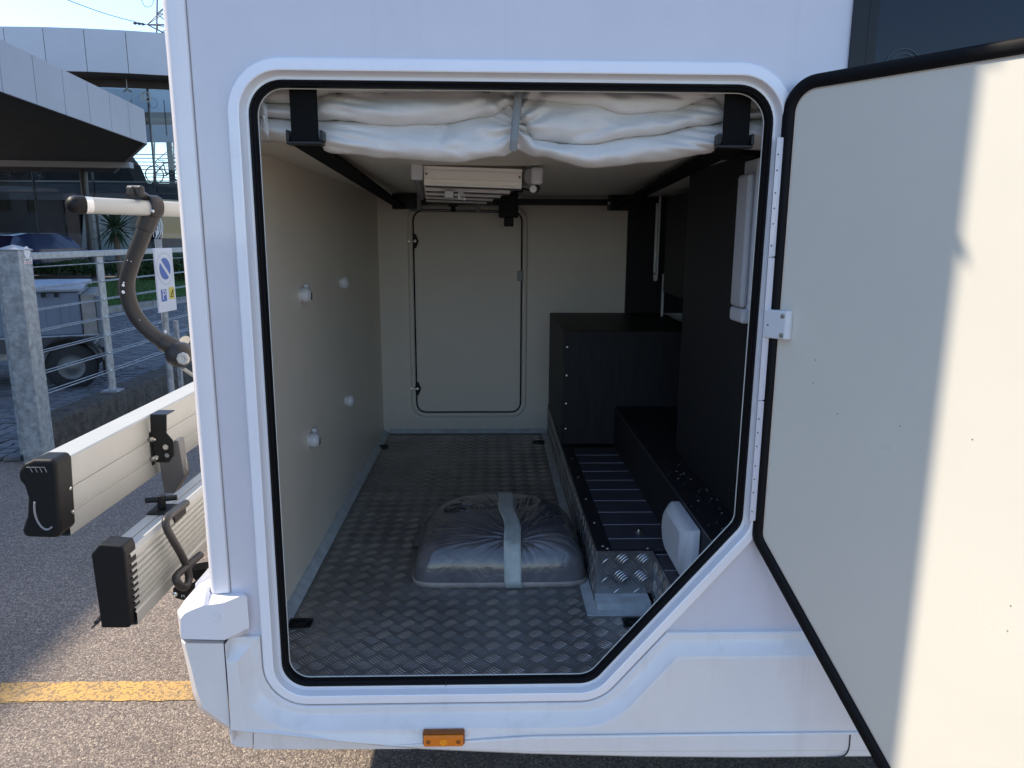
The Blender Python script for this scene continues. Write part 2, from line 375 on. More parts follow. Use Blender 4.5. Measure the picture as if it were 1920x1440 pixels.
def tess(outer, holes, y, flip=False):
    polys = [[Vector((p[0], p[1], 0)) for p in outer]] + [[Vector((p[0], p[1], 0)) for p in h] for h in holes]
    tri = tessellate_polygon(polys); vs = [(p.x, y, p.y) for q in polys for p in q]
    return vs, [tuple(t) for t in tri]
def slab(outer, holes, y0, y1, b=None):
    """plate with holes in the x-z plane between y0 and y1"""
    b = b or B(); v0, t = tess(outer, holes, y0); v1 = [(p[0], y1, p[2]) for p in v0]; n = len(v0)
    fs = list(t) + [tuple(i + n for i in q) for q in t]; st = 0
    for q in [outer] + list(holes):
        m = len(q); fs += [(st + k, st + (k + 1) % m, st + (k + 1) % m + n, st + k + n) for k in range(m)]; st += m
    return b.add(v0 + v1, fs)

# =================================================================== MOTORHOME
mh = thing('motorhome', (0, 0, 0), 'white motorhome with its rear garage door open, seen from the side', 'motorhome')
OP = [(-.438, 1.694), (.518, 1.694), (.513, .845), (.213, .487), (-.441, .487)]
ORD = [.062, .068, .05, .06, .055]
SEG = 10
def ringl(d, y): return [(p.x, y, p.y) for p in rnd_poly(OP, ORD, d, SEG)]
XR = -.545; XF = 3.6; ZT = 3.04
# side panel with the garage and the window openings
WIN = [(.645, 2.42), (1.75, 2.42), (1.75, 1.50), (.645, 1.50)]
side_outer = [(XR, .36), (XF, .36), (XF, ZT), (XR, ZT)]
hole = [(p.x, p.y) for p in rnd_poly(OP, ORD, .03, SEG)]
whole = [(p.x, p.y) for p in rnd_poly(WIN, [.03] * 4, -.01, 4)]
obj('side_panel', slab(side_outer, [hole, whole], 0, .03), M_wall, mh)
# door frame: flange, chamfer, rebate
b = B(); b.loops([ringl(.036, -.001), ringl(.0355, -.006), ringl(.032, -.0100), ringl(.0145, -.0125), ringl(.0125, -.0115), ringl(.0085, .004), ringl(.006, .0065), ringl(-.003, .0075), ringl(-.003, .03)])
obj('door_frame', b, M_frame, mh, auto=24)
# rubber seal: bulb profile
b = B(); b.loops([ringl(.001, .0085), ringl(-.0005, .002), ringl(-.003, .0005), ringl(-.0055, .002), ringl(-.0064, .0035), ringl(-.0072, .002), ringl(-.009, .0012), ringl(-.011, .003), ringl(-.012, .008), ringl(-.012, .0185)])
sealo = obj('seal', b, M_seal, mh, auto=50)
b = B(); b.box((.0, -.0028, .4835), (.0022, .012, .4875)); obj('seal_joint', B().box((-.0985, -.001, .4865), (-.0970, .006, .500)), M_ink, sealo)
b = B(); b.loops([ringl(-.012, .0180), ringl(-.0134, .0183), ringl(-.0134, .0205), ringl(.004, .0207), ringl(.025, .0296)])
obj('opening_edge', b, M_edge, mh, auto=40)
# seam line beside the corner trim, and the corner trim itself
obj('panel_seam', B().box((-.5335, -.0008, .70), (-.5318, .004, ZT)), mat('panel_seam_grey', (.28, .27, .27), .8), mh)
prof = [(-.534, .004), (-.534, -.004), (-.5355, -.0065), (-.560, -.010), (-.566, -.0085), (-.571, -.004), (-.575, .003), (-.5772, .012), (-.578, .022), (-.578, .05), (-.55, .05), (-.55, .004)]
b = B(); b.loops([[(x, y, z) for x, y in prof] for z in (.7075, ZT - .03)])
b.add([(x, y, ZT - .03) for x, y in prof], [tuple(range(len(prof)))]); b.add([(x, y, .7075) for x, y in prof], [tuple(range(len(prof)))])
obj('corner_trim', b, M_wh, mh, auto=50)
obj('rear_wall', B().box((-.576, .0505, .40), (-.55, 2.22, ZT)), M_wh, mh)
obj('roof', B().box((-.60, -.022, ZT - .028), (XF, 2.27, ZT + .05)), M_wh, mh, bevel=.02, bseg=4)
obj('far_side_panel', B().box((-.55, 2.20, .40), (XF, 2.225, ZT - .03)), M_wh, mh)
obj('front_bulkhead', B().box((XF - .02, .03, .40), (XF, 2.2, ZT - .03)), M_wh, mh)
obj('underbody', B().box((-.48, .03, .405), (XF, 2.19, .44)), M_dark, mh)
b = B()
for y in (.55, 1.55): b.box((-.5, y, .28), (XF, y + .07, .403))
obj('chassis_rail', b, M_dark, mh)
cl = obj('clearance_lamp', B().box((-.570, -.0150, 2.705), (-.550, -.0105, 2.722)), M_blk, mh, bevel=.004)
obj('clearance_lens', B().box((-.568, -.0175, 2.708), (-.552, -.0152, 2.719)), M_oran, cl)
# wheel behind the sill, further forward
for wx, wy in ((1.75, .10), (1.75, 1.88)):
    b = B(); b.lathe((wx, wy, .335), (0, 1, 0), [(0, .19), (.0, .30), (.03, .333), (.17, .333), (.20, .30), (.2, .19)], 32)
    wo_ = obj('wheel', b, M_tyre, mh, smooth=False)
    b = B(); b.lathe((wx, wy - .002, .335), (0, -1, 0), [(0, .19), (.006, .18), (-.001, .15), (.0, .07), (.02, .05), (.02, .0)], 24); obj('rim', b, M_rim, wo_, auto=40)

# ---- skirt below the opening
ZS = .611
def skirt_path(d, ye, left=-.5385, right=1.5):
    P = off(OP, d); arcs = rnd_poly(OP, ORD, d, 8, arcs=True)
    zt = ZS - (d - .037)
    BL = arcs[4]; Bc = arcs[3]
    xl = P[4].x + (P[0].x - P[4].x) * (zt - P[4].y) / (P[0].y - P[4].y)
    k = (zt - P[3].y) / (P[2].y - P[3].y); xd = P[3].x + (P[2].x - P[3].x) * k
    pts = [Vector((left, zt)), Vector((xl, zt))] + list(reversed(BL)) + list(reversed(Bc)) + [Vector((xd, zt)), Vector((right, zt))]
    return pts
def l3(pts, y): return [(p.x, y, p.y) for p in pts]
b = B()
levels = [(.037, .004), (.037, -.010), (.040, -.0125), (.052, -.014), (.056, -.0155), (.076, -.036), (.082, -.0375)]
b.loops([l3(skirt_path(d, 0), y) for d, y in levels], closed=False)
main = skirt_path(.082, 0)
bot_px = [(1640, 1421), (1400, 1420), (1200, 1418), (1000, 1413), (790, 1404), (640, 1391), (540, 1380), (437, 1369)]
bot = [PY(x, y, -.045) for x, y in bot_px]; bot = [Vector((p.x, p.z)) for p in bot]; bot[0] = Vector((1.5, bot[0].y)); bot[-1] = Vector((-.5385, bot[-1].y))
outer = main + bot
vs, tr = tess(outer, [], -.0375)
def bulge(x, z): return -.0375 - .010 * max(0, min(1, (.56 - z) / .16)) + (.008 * max(0, (.40 - z) / .08))
# denser face: subdivide by clipping into horizontal bands is unnecessary; bend by vertex
vs = [(v[0], v[1] - (.006 if i >= len(main) else 0), v[2]) for i, v in enumerate(vs)]
b.add(vs, tr)
nb = len(bot); lo = [(p.x, -.0435, p.y) for p in bot]; lo2 = [(p.x, -.036, p.y - .008) for p in bot]; lo3 = [(p.x, .03, p.y - .008) for p in bot]
b.loops([lo, lo2, lo3], closed=False)
obj('skirt', b, M_whd, mh, auto=28)
obj('skirt_seam', B().box((-.5412, -.030, .395), (-.5400, .0, .607)), M_seam, mh)
obj('skirt_side', B().box((-.5396, -.0365, .385), (-.5382, .0, .610)), M_whd, mh)
# crease band along the skirt, proud a little
b = B(); cr = [Vector((p.x, p.y + .042)) for p in bot if p.x > -.2]
pl = [(1.5, PY(1590, 1374, -.045).z), (PY(1000, 1384, -.045).x, PY(1000, 1384, -.045).z), (PY(760, 1400, -.045).x, PY(760, 1398, -.045).z)]
obj('skirt_crease', slab([(1.5, pl[0][1]), (pl[1][0], pl[1][1] + .004), (pl[2][0] - .05, pl[2][1]), (PY(1000, 1411, -.045).x, PY(1000, 1410, -.045).z), (1.5, bot[1].y + .002)], [], -.0465, -.040), M_whd, mh, bevel=.003)
# front joint of the skirt
obj('skirt_joint', B().tube(bez([PY(1594, 1378, -.047), PY(1591, 1405, -.047), PY(1580, 1418, -.047), PY(1550, 1421, -.047)], 5), .0015, 6), M_seam, mh)
# bumper cap on the rear corner
def ply(px, y): return [tuple(PY(a, c, y)) for a, c in px]
cap_o = [(332, 1146), (345, 1127), (352, 1121), (388, 1101), (394, 1112), (433, 1112), (455, 1112), (463, 1118), (467, 1180), (466, 1188), (425, 1198), (338, 1196)]
cap_i = [(342, 1156), (350, 1146), (362, 1140), (384, 1131), (396, 1130), (422, 1126), (452, 1122), (459, 1126), (463, 1181), (462, 1184), (424, 1195), (343, 1193)]
# points fixed in space: outline near y=0, raised face further out
L0 = [Vector(p) for p in ply(cap_o, -.004)]; L1 = [Vector(p) for p in ply(cap_i, -.030)]
L0b = [Vector((p.x, .06, p.z)) for p in L0]
L1 = [Vector((p.x, -.040 if i in (0, 1, 2, 3, 4, 5, 10, 11) else -.016, p.z)) for i, p in enumerate(L1)]
b = B(); b.loops([L0b, L0, L1]); b.add(L1, [(0, 1, 2, 3, 4, 5, 10, 11), (5, 6, 7, 8, 9, 10)])
obj('bumper_cap', b, M_wh, mh, auto=25, bevel=.005, bseg=3)
bt = PY(405, 1158, -.041); b = B(); b.lathe((bt.x, -.0405, bt.z), (0, -1, 0), [(0, .0085), (.0015, .0085), (.0015, .0065), (.0005, .006), (.0005, .003), (.002, .0028)], 20); obj('screw_cap', b, M_wh, mh, auto=40)
# lower bumper corner
lo_o = [(338, 1199), (422, 1201), (434, 1368), (427, 1366), (405, 1353), (372, 1330), (361, 1300), (350, 1250)]
L0 = [Vector(p) for p in ply(lo_o, -.012)]
b = B(); L1 = [Vector(p) for p in ply([(346, 1206), (419, 1207), (431, 1362), (426, 1361), (408, 1348), (380, 1326), (369, 1296), (358, 1250)], -.034)]
b.loops([[Vector((p.x, .30, p.z)) for p in L0], L0, L1]); b.add(L1, [tuple(range(len(L1)))])
obj('bumper_corner', b, M_whd, mh, auto=25, bevel=.004, bseg=3)
# rear bumper shelf running across the back
b = B(); b.prism([(-.576, .30, .36), (-.576, .06, .70), (-.576, .06, .735), (-.635, .06, .70), (-.635, .06, .42), (-.60, .06, .37)], (0, 0.001, 0))
b = B(); sec = [(-.552, .735), (-.60, .727), (-.63, .695), (-.637, .60), (-.625, .45), (-.60, .385), (-.552, .37)]
b.loops([[(x, .061, z) for x, z in sec], [(x, 2.15, z) for x, z in sec]], closed=True); b.add([(x, .061, z) for x, z in sec], [tuple(range(7))]); b.add([(x, 2.15, z) for x, z in sec], [tuple(range(7))])
obj('rear_bumper', b, M_wh, mh, auto=30)
# sill strip below
s1 = [(426, 1360), (474, 1366), (474, 1405), (442, 1402), (432, 1395)]
b = B(); b.prism(ply(s1, -.012), (0, .04, 0)); obj('sill_end', b, M_whd, mh, bevel=.004)
s2 = [(476, 1366), (560, 1380), (790, 1404), (660, 1404.5), (476, 1405)]
b = B(); b.prism(ply(s2, -.012), (0, .04, 0)); obj('sill_strip', b, M_whd, mh)
# amber side marker
cn = PY(832, 1384, -.048); Tm = Matrix.Translation(cn)
sm = obj('side_marker_light', B().box((-.0435, -.004, -.0155), (.0435, .012, .0155), Tm), M_orb, mh, bevel=.004, bseg=3)
obj('marker_lens', B().box((-.041, -.011, -.013), (.041, -.0042, .013), Tm), M_oran, sm, bevel=.004, bseg=3)
for dx in (-.031, .031):
    obj('screw', B().lathe(cn + Vector((dx, -.0112, -.001)), (0, -1, 0), [(0, .0045), (.001, .0045), (.0015, .003), (.0015, 0)], 14), M_orb, sm)
obj('reflector', B().lathe(cn + Vector((0, -.0112, -.001)), (0, -1, 0), [(0, .0085), (.0012, .0085), (.0016, .006), (.001, .004), (.002, 0)], 8), mat('amber_bright', (1, .42, .03), .1, metal=.6), sm)

# side window: frame, glass, small oval mark
wf = obj('side_window', slab([(p.x, p.y) for p in rnd_poly(WIN, [.03] * 4, 0, 4)], [[(p.x, p.y) for p in rnd_poly(WIN, [.03] * 4, -.028, 4)]], -.006, .01), M_gframe, mh)
obj('inner_frame', slab([(p.x, p.y) for p in rnd_poly(WIN, [.03] * 4, -.030, 4)], [[(p.x, p.y) for p in rnd_poly(WIN, [.03] * 4, -.047, 4)]], -.003, .01), M_gframe, wf)
obj('pane', slab([(p.x, p.y) for p in rnd_poly(WIN, [.03] * 4, -.0465, 4)], [], .0, .008), M_glassk, wf)
b = B(); c = PY(1693, 116, -.001)
for rx, rz in ((.034, .034), (.027, .026)):
    pts = [(c.x + rx * math.cos(a), -.0012, c.z - .012 + rz * math.sin(a)) for a in [math.pi * k / 20 * 1.0 for k in range(21)]]
    b.tube(pts, .0009, 5)
obj('glass_stamp', b, mat('stamp_print', (.05, .065, .07), .4), wf)
text('stamp_text', 'e24', .016, (c.x - .004, -.0015, c.z - .003), (R(90), 0, 0), MATS['stamp_print'], wf)

# ---- garage interior
FZ = .485; YB = 2.047; XL = -.522; ZC = 1.603
gw = obj('garage_wall', B().box((-.5485, .037, .441), (XL, 2.1, ZC + .15)), M_cream, mh)
gb = obj('garage_back_wall', B().box((XL, YB, .441), (.95, YB + .03, ZC + .15)), M_creamback, mh)
obj('garage_right_wall', B().box((.90, .037, .441), (.93, YB, ZC + .15)), M_wood, mh)
obj('garage_lid', B().box((-.548, .037, ZC + .151), (.93, 2.1, ZC + .18)), M_dark, mh)
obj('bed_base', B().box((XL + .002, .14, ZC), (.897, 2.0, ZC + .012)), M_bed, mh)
gfl = obj('garage_floor', B().box((XL, .0305, .441), (.90, YB, FZ)), M_plate, mh)
# tread pattern: groups of five curved ribs, alternate groups turned
def treads(bb, x0, x1, u0, u1, place, P=.052, hgt=.0017, wd=.0024, ln=.0165, inside=None):
    nx = int((x1 - x0) / P) + 1; nu = int((u1 - u0) / P) + 1
    for i in range(2 * nx + 1):
        for j in range(nu + 1):
            odd = i % 2
            cx = x0 + i * P / 2; cu = u0 + (j + .5 * odd) * P
            sg = -1 if odd else 1; ang = R(45) * sg
            ca, sa = math.cos(ang), math.sin(ang)
            for k in range(5):
                o = (k - 2) * .0070; L = ln * (1.0 if abs(k - 2) < 2 else .84)
                mx_ = cx - o * sa; mu_ = cu + o * ca
                if not (x0 + .006 < mx_ < x1 - .006 and u0 + .006 < mu_ < u1 - .006): continue
                pts = []
                for t, wf_ in ((-1, .2), (-.5, .9), (0, 1), (.5, .9), (1, .2)):
                    la = t * L; cv = .0026 * (1 - t * t) * sg
                    for sd in (-1, 0, 1):
                        a = o + cv + sd * wd * wf_ * .5
                        px_ = min(max(cx + la * ca - a * sa, x0), x1); pu_ = min(max(cu + la * sa + a * ca, u0), u1)
                        pts.append(place(px_, pu_, hgt * wf_ if sd == 0 else 0))
                fs = [(r * 3 + c, r * 3 + c + 1, r * 3 + c + 4, r * 3 + c + 3) for r in range(4) for c in range(2)]
                bb.add(pts, fs)
b = B(); treads(b, XL + .03, .24, .028, YB - .03, lambda x, u, h: (x, u, FZ + h + .0002)); treads(b, .24, .50, .028, .285, lambda x, u, h: (x, u, FZ + h + .0002))
obj('tread_pattern', b, M_rib, gfl, smooth=True, kind='stuff')
b = B(); rq = random.Random(12)
for _ in range(150):
    x = rq.uniform(-.49, .24); y = .05 + rq.random() ** 1.3 * 1.6; q_ = .0008 + .0028 * rq.random() ** 3
    if rq.random() < .4: x = rq.choice([-.49 + rq.random() * .03, .235 - rq.random() * .03])
    b.box((x, y, FZ + .0012), (x + q_, y + q_ * 1.4, FZ + .0016 + q_ * .5))
obj('grit', b, mat('floor_grit', (.16, .14, .12), .9), gfl, kind='stuff')
# sealing strips round the floor
b = B(); b.prism([(XL, .04, FZ), (XL + .027, .04, FZ + .001), (XL + .027, .04, FZ + .003), (XL + .006, .04, FZ + .018), (XL, .04, FZ + .018)], (0, YB - .04, 0))
obj('edge_strip', b, M_sila, gw)
b = B(); b.prism([(XL + .028, YB, FZ + .022), (XL + .028, YB - .005, FZ + .022), (XL + .028, YB - .018, FZ + .003), (XL + .028, YB, FZ + .001)], (.268 - XL - .03, 0, 0))
obj('edge_strip', b, M_sila, gb)
b = B(); b.box((.240, .3, FZ), (.2675, YB - .02, FZ + .004)); b.box((.240, .288, FZ), (.405, .3105, FZ + .0045)); b.prism([(.268, .3107, FZ), (.405, .3107, FZ), (.405, .3107, FZ + .022), (.268, .3107, FZ + .022)], (0, .004, 0)); b.box((.268, .3147, FZ), (.405, .362, FZ + .023))
obj('floor_strip', b, M_sila, gfl)

# raised step platform
PZt = .627; PX0 = .270; PY0 = .363; PX1 = .415
st = obj('step_platform', B().box((PX0 + .002, PY0 + .002, FZ), (.90, YB, PZt - .006)).box((PX1 + .002, .04, FZ), (.90, PY0 + .0015, PZt - .006)), M_wood, mh)
# planks butt at grooves; the grooves' highlight is laid in as pale strips
ys = [.045, .15, .247, .339, .441, .539, .634, .73, .83, .923, 1.018, 1.113, 1.21, 1.31]
for i in range(len(ys) - 1):
    x0 = .312 if ys[i] > .33 else PX1 + .004
    y0 = ys[i] + .002
    if ys[i] > .33 and ys[i] < .36: y0 = .372
    obj('plank', B().box((x0, y0, PZt - .006), (.474, ys[i + 1] - .002, PZt - .0005)), M_woodh, st)
b = B()
for y in ys[1:-1]:
    x0 = .312 if y > .36 else PX1 + .004
    b.box((x0, y - .0018, PZt - .0058), (.474, y + .0018, PZt + .0002))
obj('plank_joint_glint', b, M_groove, st, kind='stuff')
b = B(); b.box((PX0, PY0, PZt - .006), (.311, YB, PZt + .001)); b.box((.3112, PY0, PZt - .006), (PX1 + .003, PY0 + .008, PZt + .001))
obj('edge_profile', b, M_wood, st, bevel=.0015)
b = B()
for y in (.39, .55, .74, .95, 1.16, 1.37): b.lathe((.290, y, PZt + .001), (0, 0, 1), [(0, .0042), (.0012, .0036), (.0018, 0)], 10)
for x in (.30, .405): b.lathe((x, PY0 + .012, PZt + .001), (0, 0, 1), [(0, .0042), (.0012, .0036), (.0018, 0)], 10)
obj('screw_heads', b, M_steel, st, kind='stuff')
rp = obj('riser_plate', B().box((PX0 - .0015, PY0 - .001, FZ + .001), (PX0 + .0015, YB, PZt - .001)), M_plate, st)
b = B(); treads(b, PY0 + .01, YB, FZ + .01, PZt - .008, lambda u, z, h: (PX0 - .0016 - h, u, z)); obj('tread_pattern', b, M_rib, rp, smooth=True, kind='stuff')
rn = obj('riser_plate', B().box((PX0 + .0016, PY0 - .0015, FZ + .023), (PX1, PY0 + .0012, PZt - .001)), M_plate2, st)
b = B(); treads(b, PX0 + .012, PX1 - .004, FZ + .018, PZt - .008, lambda x, z, h: (x, PY0 - .0016 - h * 1.4, z)); obj('tread_pattern', b, M_rib2, rn, smooth=True, kind='stuff')
rs = obj('riser_plate', B().box((PX1, .05, FZ + .001), (PX1 + .0018, PY0 + .003, PZt - .001)), M_plate2, st)
b = B(); treads(b, .06, PY0, FZ + .01, PZt - .008, lambda u, z, h: (PX1 - .0002 - h * 1.4, u, z)); obj('tread_pattern', b, M_rib2, rs, smooth=True, kind='stuff')
b = B(); b.lathe((.404, .49, PZt), (0, 0, 1), [(0, .0125), (.002, .0125), (.0028, .010), (.0022, .005), (.007, .0045), (.008, 0)], 20); obj('ring_bolt', b, M_steel, st, auto=40)

# ledge along the right
ld = obj('storage_ledge', B().box((.475, .045, PZt - .004), (.90, 1.40, .779)), M_wood, mh, bevel=.0015)
obj('ledge_edge', B().box((.4735, .046, .7745), (.4748, 1.399, .7785)), mat('thin_edge_band', (.05, .05, .055), .35), ld)
b = B(); r2 = random.Random(3)
for _ in range(46):
    x = .49 + r2.random() * .08; y = .1 + r2.random() ** .8 * .55; s = .001 + r2.random() ** 3 * .004
    b.box((x, y, .7792), (x + s, y + s * 1.3, .7798 + s * .3), None)
obj('loose_crumbs', b, mat('crumbs', (.2, .19, .17), .8), ld, kind='stuff')
b = B()
for y in (.28, .52, .8, 1.1): b.lathe((.485, y, .779), (0, 0, 1), [(0, .0022), (.001, 0)], 8)
obj('ledge_screws', b, M_steel, ld, kind='stuff')
# tall unit at the back
ub = obj('appliance_box', B().box((.2725, 1.352, PZt + .001), (.80, YB - .003, 1.071)), M_wood, mh, bevel=.002)
b = B()
for z in (.69, .79, .90, 1.01): b.lathe((.286, 1.3518, z), (0, -1, 0), [(0, .0036), (.0012, .0032), (.0018, 0)], 12)
obj('screw_heads', b, M_steel, ub, kind='stuff')
# panels on the right
pn = obj('side_cupboard_panel', B().box((.565, .037, .7795), (.583, .752, ZC - .001)), M_wood, mh)
obj('panel_edge', B().box((.5648, .7525, .7797), (.5832, .7545, ZC - .001)), MATS['thin_edge_band'], pn)
obj('recess_panel', B().box((.625, YB - .02, 1.072), (.899, YB - .001, ZC - .001)), M_wood, mh)
obj('cupboard_door', B().box((.70, 1.25, 1.20), (.72, 1.6, 1.58)), M_wood, mh, bevel=.003)
obj('cable_duct', B().box((.762, 1.885, 1.02), (.772, 1.895, 1.26)), M_wpl, mh)
# strip lamps
def lamp(x, y, z0, z1, wdt, dep):
    l = obj('strip_lamp', B().box((x - dep * .35, y - wdt / 2, z0), (x, y + wdt / 2, z1)), M_wpl, mh, bevel=.006, bseg=3)
    obj('lamp_lens', B().box((x - dep, y - wdt / 2 + .006, z0 + .03), (x - dep * .35 - .0005, y + wdt / 2 - .006, z1 - .03)), M_lens, l, bevel=.008, bseg=3)
    obj('lamp_cap', B().box((x - dep * .9, y - wdt / 2 - .001, z0 - .004), (x, y + wdt / 2 + .001, z0 + .028)), M_wpl, l, bevel=.007, bseg=3)
    return l
lamp(.5648, .222, 1.240, 1.585, .085, .024)
lamp(.742, 1.90, 1.233, 1.60, .028, .02)
b = B(); b.box((.50, .19, 1.588), (.565, .27, 1.602)); obj('lamp_bracket', b, M_blk, mh)
# small cover on the ledge face
b = B(); pf = []
for k in range(15):
    a = math.pi / 2 + math.pi * k / 14
    pf.append((.345 + .080 * -math.cos(a) * -1, .700 + .078 * math.sin(a)))
pf = [(.330 - .074 * math.cos(R(-90 + 180 * k / 14)) * -1, .698 + .070 * math.sin(R(-90 + 180 * k / 14))) for k in range(15)]
pf = pf + [(.155, .768), (.155, .6285)]
pf[0] = (pf[0][0], .6285)
def yz(p, x): return [(x, q[0], q[1]) for q in p]
def shr(p, d):
    c = Vector((.27, .705)); return [tuple(c + (Vector(q) - c) * (1 - d)) for q in p]
b = B(); b.loops([yz(pf, .4725), yz(pf, .458), yz(shr(pf, .05), .452), yz(shr(pf, .24), .438), yz(shr(pf, .32), .435)]); b.add(yz(shr(pf, .32), .435), [tuple(range(len(pf)))])
obj('plastic_cover', b, M_wpl, mh, auto=50, label='white moulded plastic cover on the dark ledge')
# anchors
for i, (x, y) in enumerate(((-.497, 1.80), (-.472, .262), (.352, .252), (.215, 1.87))):
    a = obj('lashing_eye', B().box((x - .030, y - .020, FZ + .001), (x + .030, y + .020, FZ + .005)), M_blks, gfl, bevel=.002)
    b = B(); b.tube(bez([(x - .020, y + .006, FZ + .007), (x - .022, y - .004, FZ + .009), (x - .008, y - .013, FZ + .011), (x + .008, y - .013, FZ + .011), (x + .022, y - .004, FZ + .009), (x + .020, y + .006, FZ + .007)], 5), .0028, 8); b.box((x - .024, y + .002, FZ + .005), (x + .024, y + .012, FZ + .010)); obj('eye_loop', b, M_blk, a)
    obj('dirt_dust', B().box((x - .012, y - .006, FZ + .0051), (x + .014, y + .001, FZ + .0056)), M_gpl, a)
# wall hooks
for k, (px, py) in enumerate(((572, 553), (645, 530), (655, 751), (588, 825))):
    c = PX(px, py, XL + .012); open_ = k in (0, 3)
    h = obj('wall_hook', B().lathe((XL, c.y, c.z), (1, 0, 0), [(0, .0175), (.006, .0195), (.014, .0215), (.021, .0195), (.0265, .0145), (.029, .008), (.030, 0)], 28), M_wpl, gw, auto=45)
    if open_:
        obj('slot', B().box((XL + .024, c.y - .003, c.z - .012), (XL + .0308, c.y + .003, c.z + .006)), M_blk, h)
        obj('catch', B().box((XL + .001, c.y + .018, c.z + .008), (XL + .016, c.y + .05, c.z + .028)), M_wpl, h, bevel=.005)
# far garage door on the back wall
FD = [(-.360, 1.535), (.138, 1.535), (.138, .592), (-.360, .592)]
def fr(d, y, r=.045): return [(p.x, y, p.y) for p in rnd_poly(FD, [r] * 4, d, 6)]
fdo = obj('far_garage_door', slab([(p.x, p.y) for p in rnd_poly(FD, [.045] * 4, -.004, 6)], [], YB - .012, YB - .001), M_creamback, mh, bevel=.003)
b = B(); b.loops([fr(-.0038, YB - .006), fr(-.004, YB - .0155), fr(.0015, YB - .0155), fr(.002, YB - .004)]); obj('seal', b, M_seal, fdo, auto=40)
b = B(); b.loops([fr(.002, YB - .004), fr(.004, YB - .009), fr(.014, YB - .012), fr(.024, YB - .010), fr(.028, YB - .001)]); obj('frame', b, M_creamback, fdo, smooth=True)
for px, py in ((778, 452), (783, 729)):
    c = PY(px, py, YB - .02); y = YB - .0125
    l = obj('latch', B().prism([(c.x - .013, y, c.z), (c.x - .004, y, c.z + .032), (c.x + .004, y, c.z + .032), (c.x + .017, y, c.z), (c.x + .004, y, c.z - .032), (c.x - .004, y, c.z - .032)], (0, -.010, 0)), M_blk, fdo, bevel=.003)
    obj('latch_bolt', B().cyl((c.x - .022, y - .014, c.z), (c.x + .004, y - .014, c.z), .0035).lathe((c.x, y - .010, c.z), (0, -1, 0), [(0, .007), (.006, .006), (.007, 0)], 14), M_steel, l)
    obj('striker', B().lathe((c.x - .030, y - .004, c.z), (0, -1, 0), [(0, .006), (.010, .0055), (.011, 0)], 12), M_steel, l)
c = PY(975, 517, YB); obj('catch_plate', B().box((c.x - .014, YB - .024, c.z - .024), (c.x + .012, YB - .0125, c.z + .024)), mat('dull_grey_plastic', (.33, .33, .31), .5), fdo, bevel=.003)

# bed lifting gear under the bed: cross bar, belts, brackets
obj('cross_bar', B().box((-.40, 1.93, ZC - .045), (.62, 1.955, ZC - .018)), M_blks, mh)
bel = []
for x0, x1, fx in ((-.345, -.395, 1), (.462, .545, -1)):
    bb_ = obj('belt', B().box((x0 - .027 * 1, .036, 1.592), (x0 + .023, .039, 1.705)), M_web, mh, label='black webbing belt hanging at the front of the bed')
    # diagonal belt along the underside to the back bracket
    yb = 1.90
    b = B(); pts = [(x0 - .028, .045, 1.598), (x0 + .020, .045, 1.598), (x1 + .016, yb, 1.553), (x1 - .022, yb, 1.553)]
    b.add([Vector(p) for p in pts] + [Vector(p) + Vector((0, 0, -.012)) for p in pts], [(0, 1, 2, 3), (7, 6, 5, 4), (0, 4, 5, 1), (1, 5, 6, 2), (2, 6, 7, 3), (3, 7, 4, 0)])
    obj('diagonal_belt', b, M_web, mh)
    b = B(); b.box((x0 - .036, .030, 1.586), (x0 + .030, .060, 1.592)); b.box((x0 - .036, .030, 1.592), (x0 - .030, .06, 1.612)); b.box((x0 + .026, .030, 1.592), (x0 + .032, .06, 1.612))
    obj('belt_buckle', b, M_blks, mh, bevel=.002)
    br = obj('rear_bracket', B().box((x1 - .035, 1.86, 1.535), (x1 + .070 * (1 if fx > 0 else 1.3), 1.925, ZC - .004)), M_blks, mh, bevel=.003)
    obj('bracket_bolt', B().lathe((x1 - .038, 1.856, 1.565), (0, -1, 0), [(0, .006), (.004, .006), (.004, 0)], 6), M_steel, br)
bx = obj('lift_motor', B().box((.030, 1.78, 1.500), (.112, 1.85, ZC - .001)), M_blk, mh, bevel=.004)
obj('motor_plug', B().box((.052, 1.785, 1.463), (.092, 1.82, 1.4995)), M_blk, bx, bevel=.003)
b = B()
for x in (.026, .116): b.lathe((x, 1.779, 1.583), (0, -1, 0), [(0, .006), (.003, .006), (.003, 0)], 8)
obj('motor_screws', b, M_wpl, bx, kind='stuff')
b = B(); b.tube(bez([(.03, 1.82, 1.60), (.06, 1.74, 1.60), (.12, 1.6, 1.598)], 6), .006, 6); obj('motor_cable', b, M_blk, bx)
b = B(); b.cyl((-.36, 1.93, 1.535), (.03, 1.93, 1.528), .006); obj('crank_rod', b, mat('steel_grey_rod', (.15, .15, .15), .4, metal=.6), mh)
b = B(); b.box((-.185, 1.80, 1.545), (-.145, 1.84, 1.573)).cyl((-.165, 1.82, 1.572), (-.165, 1.82, 1.60), .006).cyl((-.165, 1.82, 1.545), (-.165, 1.82, 1.523), .010); obj('bar_clamp', b, M_blk, mh)

# hinge strip between frame and door: three lengths with screw holes
XH = .5265
for z0, z1 in ((.86, 1.108), (1.110, 1.384), (1.386, 1.60)):
    h = obj('hinge_strip', B().box((XH - .007, -.016, z0), (XH + .004, -.0115, z1)).cyl((XH + .0035, -.014, z0 + .001), (XH + .0035, -.014, z1 - .001), .0035, 10), M_wall , mh)
    b = B(); k = 0; z = z0 + .02
    while z < z1 - .01:
        b.lathe((XH - .003, -.0162, z), (0, -1, 0), [(0, .0015), (.0003, .0015), (.0003, 0)], 10); z += .028 if k % 3 else .04
        k += 1
    obj('screw_holes', b, M_ink if z0 != 1.110 else M_edge, h, kind='stuff')

